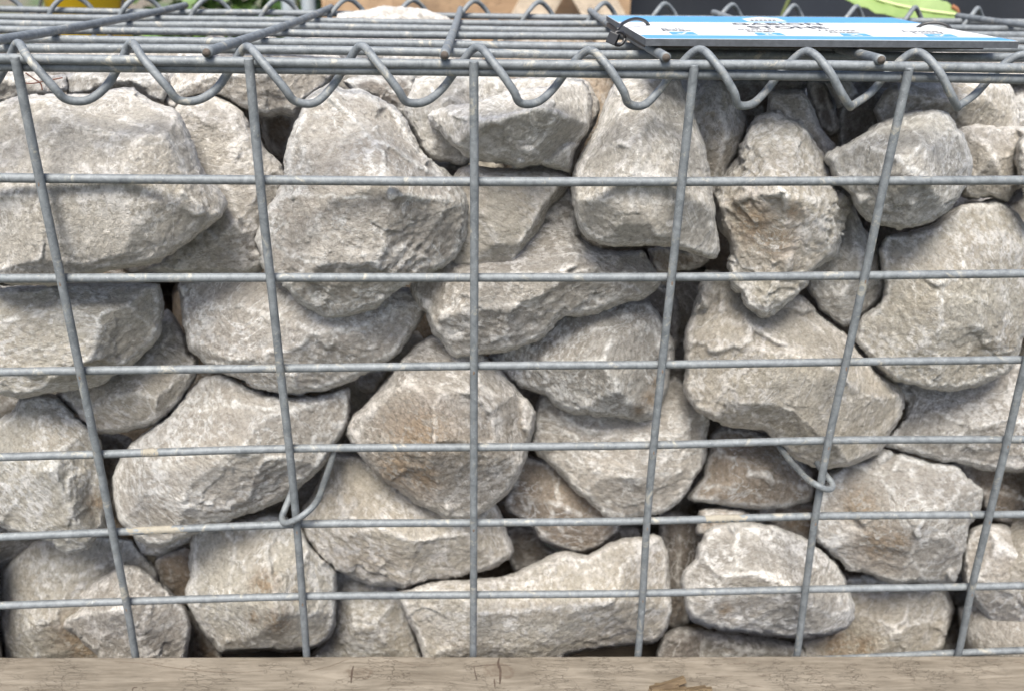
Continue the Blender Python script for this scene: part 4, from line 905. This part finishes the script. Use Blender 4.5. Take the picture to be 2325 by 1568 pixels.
# pallet under the basket
pal = tag(empty('wooden_pallet', (0, 0.15, -0.62)), 'low wooden pallet carrying the wire basket, mostly hidden beneath it', 'pallet')
for y0 in (0.0, 0.105, 0.21):
    V, Fc = box(-0.75, 0.75, y0 + 0.004, y0 + 0.095, -0.526, -0.5065, 0.002); mesh_obj('deck_board', V, Fc, OLDWOOD, pal, False)
for x0 in (-0.7, -0.05, 0.6):
    V, Fc = box(x0, x0 + 0.1, 0.004, 0.31, -0.605, -0.5435, 0.002); mesh_obj('bearer', V, Fc, OLDWOOD, pal, False)
    V, Fc = box(x0, x0 + 0.1, 0.0, 0.31, -0.5433, -0.5263, 0.001); mesh_obj('spacer', V, Fc, OLDWOOD, pal, False)
gm, nt, b = new_mat('ground'); tc = nt.nodes.new('ShaderNodeTexCoord').outputs['Object']
gcol = mix(nt, ramp(nt, noise(nt, tc, 3.0, 6, 0.6), [(0.45, 0.0), (0.6, 1.0)]), (0.16, 0.13, 0.10), (0.07, 0.11, 0.04))
gcol = mix(nt, 1.0, gcol, ramp(nt, noise(nt, tc, 60, 8, 0.7), [(0.3, 0.6), (0.7, 1.3)]), 'MULTIPLY')
nt.links.new(gcol, b.inputs['Base Color']); b.inputs['Roughness'].default_value = 0.95
bp = nt.nodes.new('ShaderNodeBump'); bp.inputs['Distance'].default_value = 0.02; nt.links.new(noise(nt, tc, 40, 8, 0.7), bp.inputs['Height']); nt.links.new(bp.outputs[0], b.inputs['Normal'])
g = mesh_obj('ground', [(-30, -30, -0.6055), (30, -30, -0.6055), (30, 30, -0.6055), (-30, 30, -0.6055)], [(0, 1, 2, 3)], gm, None, False); tag(g, kind='structure')

# ------------------------------------------------------------------ sign board on the lid
BLUE = simple('sky blue print', (0.095, 0.29, 0.54), 0.35, 0, 0, 1, 0.05, 60)
WHITE = simple('off-white print', (0.50, 0.50, 0.505), 0.5, 0, 0, 1, 0.05, 90)
EDGE = simple('dark grey plastic edge', (0.055, 0.060, 0.068), 0.6, 0, 0.2, 900, 0.3, 300)
BLACK = simple('black plastic', (0.018, 0.018, 0.02), 0.4, 0, 0.1, 900, 0.2, 200)
INK = simple('dark grey ink', (0.05, 0.055, 0.065), 0.5)
PANEL = simple('dark brown panel', (0.055, 0.042, 0.035), 0.7, 0, 0.3, 200, 0.3, 80)  # even dark brown of the lower panel beneath the foam board

ST = 0.0032
def surf_z(Y): return np.interp(Y, [0.05 * k for k in range(7)], lid_z) + 0.0106
def sign_pt(px, py):
    Y = 0.15
    for _ in range(12): q = on_z(px, py, float(surf_z(Y))); Y = q[1]
    return q
FL, FR, BL = sign_pt(1466.6, 88.5), sign_pt(2314, 94.5), sign_pt(1377, 36)
SN = np.cross(FR - FL, BL - FL); SN /= np.linalg.norm(SN)
def sp_(px, py, lift=0.0):
    d = rays([(px, py)])[0]; s = ((FL + SN * lift) - CAM) @ SN / (d @ SN); return CAM + d * s
BR = sp_(2022, 40.5)
sign = tag(empty('sign_board', (FL + FR) / 2), 'flat white price board with sky blue bands reading GABION STONE, on the lid', 'sign board')
def plate(name, quad, t, m, top=None, parent=sign):
    q = [np.array(p) for p in quad]; V = q + [p - SN * t for p in q]; k = len(q)
    Fc = [tuple(range(k)), tuple(range(2 * k - 1, k - 1, -1))] + [(i, i + k, (i + 1) % k + k, (i + 1) % k) for i in range(k)]
    o = mesh_obj(name, V, Fc, m, parent, False)
    if top: o.data.materials.append(top); o.data.polygons[0].material_index = 1
    return o
plate('foam_board', [FL, FR, BR, BL], ST, EDGE, WHITE)
low = [p - SN * (ST + 0.0007) for p in (FL + (BL - FL) * 0.16 + (FR - FL) * 0.02, FR + (BR - FR) * 0.16 - (FR - FL) * 0.02, BR + (FR - BR) * 0.02, BL + (FL - BL) * 0.02)]
plate('backing_board', low, 0.0024, PANEL)
for k0 in (0.3, 0.7):
    a = FL + (FR - FL) * k0 + (BL - FL) * 0.3 - SN * (ST + 0.0000); 
    plate('spacer_pad', [a, a + (FR - FL) * 0.05, a + (FR - FL) * 0.05 + (BL - FL) * 0.1, a + (BL - FL) * 0.1], 0.0007, BLACK)
def flat(name, pts, m, lift=0.00012, parent=sign): return plate(name, [sp_(x, y, lift) for x, y in pts], 0.0001, m, None, parent)
lerp = lambda a, b, t: a + (b - a) * t
def edge_pt(A, B, t, lift=0.00012): return lerp(A, B, t) + SN * lift
def on_edge(A, B, y):                    # point of board edge A-B seen at picture height y
    lo, hi = 0.0, 1.0
    def py(P):
        d = P - CAM; return H_PX / 2 - F_PX * (d @ UP) / (d @ FWD)
    for _ in range(40):
        t = (lo + hi) / 2
        if (py(lerp(A, B, t)) > y): lo = t
        else: hi = t
    return lerp(A, B, lo)
ins = 0.0004; U = (FR - FL) / np.linalg.norm(FR - FL)
def band(y0l, y0r, y1l, y1r):
    q = [on_edge(FL, BL, y0l) + U * ins, on_edge(FR, BR, y0r) - U * ins, on_edge(FR, BR, y1r) - U * ins, on_edge(FL, BL, y1l) + U * ins]
    return plate('printed_band', [p + SN * 0.00012 for p in q], 0.0001, BLUE)
band(87.6, 93.4, 80.2, 86.6); band(50.2, 53.6, 36.6, 41.0)
def word(name, txt, TL, TR, BR_, BL_, m, lift=0.00016, parent=sign):
    cu = bpy.data.curves.new(name, 'FONT'); cu.body = txt; cu.size = 1.0; cu.offset = 0.012; cu.resolution_u = 4
    to = bpy.data.objects.new(name, cu); COL.objects.link(to); dg = bpy.context.evaluated_depsgraph_get(); dg.update()
    me = bpy.data.meshes.new_from_object(to.evaluated_get(dg)); bpy.data.objects.remove(to)
    P = np.array([tuple(v.co) for v in me.vertices]); lo, hi = P.min(0), P.max(0)
    c = [sp_(x, y, lift) for x, y in (BL_, BR_, TR, TL)]
    for v, p in zip(me.vertices, P):
        u, w = (p[0] - lo[0]) / (hi[0] - lo[0]), (p[1] - lo[1]) / (hi[1] - lo[1])
        v.co = Vector(lerp(lerp(c[0], c[1], u), lerp(c[3], c[2], u), w))
    me.materials.clear(); me.materials.append(m); me.update()
    o = bpy.data.objects.new(name, me); COL.objects.link(o); o.parent = parent; o.matrix_parent_inverse = Matrix.Translation(-Vector(parent.location)); return o
word('lettering', 'GABION', (1657.6, 52.6), (1858, 52.8), (1871.5, 57.6), (1667.8, 57.0), INK)
word('lettering', 'STONE', (1692, 59.6), (1864, 60), (1885, 65.4), (1707, 65), INK)
for a, b, q1, q2, bx, mk in (
    ('Bulk', 'Bags', ((1499, 65), (1553, 65), (1557, 67.3), (1504, 67.3)), ((1503, 68.3), (1566, 68.5), (1573, 71), (1508, 71)), ((1517.4, 72.6), (1573, 73.1), (1584.7, 79), (1527, 78.5)), 1),
    ('Scoop', 'Bags', ((1673.5, 66.1), (1753, 66.6), (1759, 69.1), (1679, 68.9)), ((1694, 70), (1757, 70.2), (1763.5, 72.8), (1702, 72.7)), ((1712, 74.4), (1770.4, 74.9), (1784, 80.5), (1721, 80.2)), 0),
    ('Handy', 'Bags', ((1856.7, 67.9), (1942, 68.4), (1947, 71), (1861.3, 70.6)), ((1881, 72.1), (1947, 72.3), (1956, 75), (1887, 74.8)), ((1905.7, 76.2), (1963.8, 76.6), (1981, 82.3), (1916, 81.9)), 0),
    ('Loose', 'Load', ((2045.8, 69.5), (2126, 70.1), (2132, 72.6), (2052.7, 72.2)), ((2070, 73.5), (2137, 73.7), (2143, 76.3), (2077, 76)), ((2097, 77.8), (2158.6, 78.2), (2175.7, 83.9), (2108.5, 83.4)), 1)):
    word('lettering', a, *q1, INK); word('lettering', b, *q2, INK)
    bxo = flat('tick_box', [bx[3], bx[2], bx[1], bx[0]], BLUE, 0.00016)
    cc = [np.array(p) for p in bx]
    def bp_(u, v): return tuple(lerp(lerp(cc[3], cc[2], u), lerp(cc[0], cc[1], u), v))
    def stroke(u0, v0, u1, v1, w=0.055):
        plate('mark', [sp_(*bp_(u0 - w, v0), 0.00026), sp_(*bp_(u0 + w, v0), 0.00026), sp_(*bp_(u1 + w, v1), 0.00026), sp_(*bp_(u1 - w, v1), 0.00026)], 0.0001, WHITE)
    if mk: stroke(0.40, 0.18, 0.30, 0.45); stroke(0.42, 0.18, 0.68, 0.82)
    else: stroke(0.34, 0.2, 0.64, 0.8); stroke(0.66, 0.2, 0.33, 0.8)
flat('logo_panel', [(1700, 49.3), (1786, 49.0), (1765, 41.8), (1722, 39.2), (1684, 43.0)], WHITE, 0.00018)
for k in range(6): flat('logo_stroke', [(1705 + 10 * k, 47.6), (1712 + 10 * k, 47.6), (1710 + 10 * k, 45.2), (1703 + 10 * k, 45.2)], INK, 0.00030)
# cable ties
def tie(label, p0, p1, h, wrap=None, head=None):
    t = tag(empty('cable_tie', p0), label, 'cable tie', 'black cable ties on the sign board')
    path = [p0 + (p1 - p0) * f + np.array([0, 0, 1]) * h * math.sin(math.pi * f) ** 0.7 + np.array([0, 0, -0.0004 if f in (0, 1) else 0]) for f in np.linspace(0, 1, 9)]
    V, Fc = tube(catmull(path, 4), 0.0009, 8); mesh_obj('strap', V, Fc, BLACK, t)
    if head is not None:
        V, Fc = box(-0.0026, 0.0026, -0.002, 0.002, -0.0030, 0.0030, 0.0005)
        R = Matrix.Rotation(math.radians(20), 3, 'Y') @ Matrix.Rotation(math.radians(-25), 3, 'Z')
        V = [R @ Vector(v) + Vector(head) for v in V]; mesh_obj('head', V, Fc, BLACK, t, False)
        ring = [np.array(head) + (0.003 + 0.0034 * math.cos(a), 0.003 * math.cos(a) * 0.3, 0.0034 * math.sin(a)) for a in np.linspace(0, 2 * math.pi, 14)]
        V, Fc = tube(ring, 0.0009, 8); mesh_obj('strap_loop', V, Fc, BLACK, t)
lp = sp_(1401, 67, 0.0)
tie('black cable tie holding the left side of the white board, with a square head', sp_(1474, 58), lp, 0.0042, head=lp + np.array([-0.0028, -0.006, -0.0038]))
tie('black cable tie arching over the right edge of the white board', sp_(2082, 62.5), sp_(2160, 65.2), 0.0028)

# ------------------------------------------------------------------ beyond the basket (out of focus)
def at(px, py, Y): return on_y(px, py, Y)
FAB = simple('black woven fabric', (0.010, 0.013, 0.020), 0.75, 0, 0.3, 400, 0.35, 3)
V, Fc = [], []; nx, nz = 70, 24
xl, xr = at(1404, 20, 1.05)[0], 2.6
for i in range(nx + 1):
    for k in range(nz + 1):
        x = xl + (xr - xl) * i / nx; z = -0.605 + 1.1 * k / nz
        y = 1.05 + 0.03 * math.sin(x * 9 + 0.6 * math.sin(z * 7)) + 0.02 * math.sin(x * 23 + z * 3)
        V.append((x, y, z))
for i in range(nx):
    for k in range(nz):
        a = i * (nz + 1) + k; Fc.append((a, a + nz + 1, a + nz + 2, a + 1))
o = mesh_obj('ground_cover_roll', V + [(v[0], v[1] + 0.01, v[2]) for v in V], Fc + [tuple(q + len(V) for q in f[::-1]) for f in Fc], FAB); o.name = 'fabric_screen'
tag(o, 'black woven fabric screen hanging in folds behind the right of the basket', 'screen')
# wooden pallets leaning behind the middle
PW1 = wood_mat('tan pallet board', (0.30, 0.20, 0.125), (0.43, 0.30, 0.19), 0.3); PW2 = wood_mat('grey pallet board', (0.42, 0.34, 0.26), (0.55, 0.46, 0.36), 0.3)
def board(name, a, b, w, t, m, parent):
    """board whose long axis runs a->b in the plane facing the viewer"""
    a, b = np.array(a), np.array(b); d = b - a; L = np.linalg.norm(d); d /= L; n_ = np.array([0, 1.0, 0]); s = np.cross(d, n_); s /= np.linalg.norm(s)
    V = []
    for e in (a, b):
        for ss, tt in ((-1, 0), (1, 0), (1, 1), (-1, 1)): V.append(e + s * ss * w / 2 + n_ * tt * t)
    Fc = [(0, 1, 2, 3), (7, 6, 5, 4)] + [(i, i + 4, (i + 1) % 4 + 4, (i + 1) % 4) for i in range(4)]
    return mesh_obj(name, V, Fc, m, parent, False)
pl = tag(empty('wooden_pallet', at(1050, 20, 1.0)), 'tan wooden pallet standing on edge behind the middle of the basket', 'pallet')
X0, X1 = at(735, 20, 1.0)[0], at(1400, 20, 1.0)[0]
for z in (-0.52, -0.41, -0.30, -0.195, -0.088, 0.03, 0.14): board('slat', (X0, 1.0, z), (X1 + 0.02, 1.0, z), 0.088, 0.018, PW1, pl)
for x in (X0 + 0.03, (X0 + X1) / 2, X1 - 0.04): board('bearer', (x, 1.019, -0.6), (x, 1.019, 0.2), 0.07, 0.09, PW1, pl)
for i, (a, b, w, lab) in enumerate((((1195, 60), (1262, -60), 0.050, 'pale grey board leaning right in front of the tan pallet'), ((1385, 60), (1318, -60), 0.052, 'pale grey board leaning left beside the black fabric screen'),
                                   ((845, 60), (872, -60), 0.040, 'narrow tan board leaning near the left end of the tan pallet'))):
    pa, pb = at(*a, 0.93 - 0.02 * i), at(*b, 0.93 - 0.02 * i); d = (pb - pa); d = d / np.linalg.norm(d)
    p0 = pa - d * ((pa[2] + 0.60) / d[2]); p1 = pb + d * 0.12
    rt = tag(empty('leaning_board', p0), lab, 'board', 'boards leaning on the pallet'); board('plank', p0, p1, w, 0.018, PW2 if i < 2 else PW1, rt)
# grey posts
PG = simple('grey painted post', (0.22, 0.25, 0.28), 0.6)
for px, lab in ((700, 'slim grey metal post behind the left of the basket, nearer the pallet'), (655, 'slim grey metal post behind the left of the basket, nearer the shrub')):
    p = at(px, 10, 1.15); V, Fc = tube([(p[0], 1.15, -0.6), (p[0], 1.15, -0.2), (p[0], 1.15, 0.25)], 0.011, 12)
    pt = tag(empty('metal_post', (p[0], 1.15, -0.6)), lab, 'post', 'posts behind the basket'); mesh_obj('shaft', V, Fc, PG, pt)
    V, Fc = box(p[0] - 0.014, p[0] + 0.014, 1.136, 1.164, 0.25, 0.262, 0.003); mesh_obj('cap', V, Fc, PG, pt, False)
# leafy shrubs
def leaf_mat(name, c1, c2):
    m, nt, b = new_mat(name); tc = nt.nodes.new('ShaderNodeTexCoord').outputs['Object']
    nt.links.new(mix(nt, ramp(nt, noise(nt, tc, 25, 5, 0.6), [(0.35, 0.0), (0.65, 1.0)]), c1, c2), b.inputs['Base Color']); b.inputs['Roughness'].default_value = 0.55
    return m
LF1 = leaf_mat('green leaves', (0.035, 0.085, 0.015), (0.10, 0.17, 0.03)); STEM = simple('stem', (0.10, 0.12, 0.04), 0.7)
def shrub(label, cx, cy, z0, z1, rx, ry, nleaf, seed, size=0.022):
    rr = random.Random(seed); t = tag(empty('leafy_shrub', (cx, cy, -0.605)), label, 'shrub', 'shrubs behind the basket'); V, Fc = [], []
    for _ in range(nleaf):
        u, v_, w = rr.gauss(0, .5), rr.gauss(0, .5), rr.random()
        c = Vector((cx + rx * u, cy + ry * v_, z0 + (z1 - z0) * w)); R = Matrix.Rotation(rr.uniform(0, 6.28), 3, 'Z') @ Matrix.Rotation(rr.uniform(-1, 1), 3, 'X') @ Matrix.Rotation(rr.uniform(-.8, .8), 3, 'Y')
        s = size * rr.uniform(.6, 1.3); b0 = len(V)
        for p in ((0, 0, 0), (.35, .3, .06), (.4, .7, .05), (0, 1.2, -.05), (-.4, .7, .05), (-.35, .3, .06)): V.append(c + R @ (Vector(p) * s))
        Fc += [(b0, b0 + 1, b0 + 2, b0 + 3), (b0, b0 + 3, b0 + 4, b0 + 5)]
    mesh_obj('foliage', V, Fc, LF1, t)
    for k in range(5):
        a = rr.uniform(-1, 1); V, Fc = tube([(cx, cy, -0.606), (cx + rx * .3 * a, cy + .02 * k, (z0 - .3) / 2), (cx + rx * .6 * a, cy + ry * .3 * a, z1 - .02)], 0.003, 6); mesh_obj('stem', V, Fc, STEM, t)
shrub('green leafy shrub behind the basket between the yellow tub and the grey posts', at(470, 10, 1.25)[0], 1.3, -0.55, 0.1, 0.16, 0.10, 2600, 1)
shrub('green leafy shrub farther left behind the yellow tub', at(60, 100, 1.0)[0], 1.12, -0.58, -0.12, 0.22, 0.10, 2200, 2)
shrub('green leafy shrub half hidden behind the tan pallet', at(690, 10, 1.3)[0], 1.5, -0.55, 0.1, 0.14, 0.08, 1500, 3)
# yellow tub
YEL = simple('yellow plastic', (0.80, 0.52, 0.02), 0.4, 0, 0, 1, 0.06, 20)
c = at(172, 60, 0.80); t = tag(empty('plastic_tub', (c[0], 0.85, -0.605)), 'bright yellow plastic tub glimpsed through the lid wires at the upper left', 'tub')
V, Fc = [], []; prof = [(0.0, -0.604), (0.040, -0.604), (0.046, -0.30), (0.050, -0.02), (0.054, -0.018), (0.054, 0.0), (0.048, 0.0), (0.045, -0.30), (0.0, -0.34)]; k = 32
for r_, z in prof:
    for q in range(k): V.append((c[0] + r_ * math.cos(6.2832 * q / k), 0.85 + r_ * math.sin(6.2832 * q / k), z))
for i in range(len(prof) - 1):
    for q in range(k): Fc.append((i * k + q, i * k + (q + 1) % k, (i + 1) * k + (q + 1) % k, (i + 1) * k + q))
mesh_obj('body', V, Fc, YEL, t)
hp = [(c[0] - 0.051, 0.85, -0.03), (c[0] - 0.045, 0.80, -0.075), (c[0], 0.788, -0.10), (c[0] + 0.045, 0.80, -0.075), (c[0] + 0.051, 0.85, -0.03)]
V, Fc = tube(catmull(hp, 6), 0.002, 8); mesh_obj('handle', V, Fc, BLACK, t)
# bark heap at the far left
BARK = simple('bark chips', (0.16, 0.10, 0.075), 0.95, 0, 1.0, 120, 0.5, 50)
V, Fc = [], []; nn = 50; hx = at(20, 60, 0.75)[0]
for i in range(nn + 1):
    for k in range(nn + 1):
        x = hx - 0.30 + 0.5 * i / nn; y = 0.45 + 0.6 * k / nn; r2 = ((x - hx + 0.06) / 0.17) ** 2 + ((y - 0.76) / 0.24) ** 2
        z = -0.606 + 0.56 * math.exp(-r2 * 1.2) + random.uniform(-.006, .006) * (r2 < 3); V.append((x, y, z))
for i in range(nn):
    for k in range(nn):
        a = i * (nn + 1) + k; Fc.append((a, a + nn + 1, a + nn + 2, a + 1))
o = mesh_obj('bark_chips', V, Fc, BARK, None, False); tag(o, 'heap of brown bark chips behind the left end of the basket', 'bark', kind='stuff')
# big dock leaf
LF2 = leaf_mat('pale dock leaf', (0.11, 0.17, 0.045), (0.19, 0.26, 0.085)); RIB = simple('leaf rib', (0.42, 0.48, 0.22), 0.6); TIPM = simple('withered leaf tip', (0.22, 0.09, 0.04), 0.8)
pt = tag(empty('dock_plant', at(1960, 30, 0.46) * np.array([1, 1, 0]) + np.array([0, 0, -0.605])), 'broad pale green leaf with a withered brown tip, hanging behind the right of the lid', 'plant')
def leaf(mid, half, m, parent, Yv):
    V, Fc = [], []; n = 24; P = catmull([at(x, y, Y) for x, y, Y in mid], 8); n = len(P)
    for i, p in enumerate(P):
        f = i / (n - 1); w = half * math.sin(math.pi * min(1, max(0.0, f)) ** 0.8) ** 0.75 * (1 + 0.06 * math.sin(f * 31))
        t_ = P[min(i + 1, n - 1)] - P[max(i - 1, 0)]; t_ /= np.linalg.norm(t_); s = np.cross(t_, (0, -0.60, 0.80)); s /= np.linalg.norm(s)
        for j in range(-6, 7):
            u = j / 6; V.append(p + s * w * u + np.array([0, -0.3, 0.8]) * w * 0.22 * abs(u) + np.array([0, 0.5, 0.5]) * 0.0016 * math.sin(f * 60 - abs(u) * 8) * min(1, w / half))
    m_ = len(V); V += [v - np.array([0, 0.0003, 0.0004]) for v in V]
    for i in range(n - 1):
        for j in range(12):
            a = i * 13 + j; Fc.append((a, a + 1, a + 14, a + 13)); Fc.append((a + m_, a + 13 + m_, a + 14 + m_, a + 1 + m_))
    o = mesh_obj('leaf', V, Fc, m, parent)
    V, Fc = tube([p + np.array([0, -0.0008, 0.0012]) for p in P], 0.0013, 6); mesh_obj('midrib', V, Fc, RIB, o)
    return o
lf = leaf([(1880, -50, .50), (1930, -22, .47), (2000, 5, .45), (2080, 24, .43), (2150, 34, .42), (2182, 38, .42)], 0.022, LF2, pt, 0.45)
c = at(2166, 26, 0.425); V, Fc = tube(catmull([c + (-0.003, 0, 0.004), c + (0.002, -.001, 0.001), c + (0.004, 0, -0.004)], 4), 0.0022, 7); mesh_obj('withered_edge', V, Fc, TIPM, lf)
b0 = at(1880, -50, .50); V, Fc = tube(catmull([b0, b0 + (-0.02, 0.01, 0.01), b0 + (-0.05, 0.02, -0.12), b0 + (-0.06, 0.02, -0.35), np.array([b0[0] - .06, b0[1] + .02, -0.606])], 6), 0.002, 8); mesh_obj('stalk', V, Fc, STEM, pt)
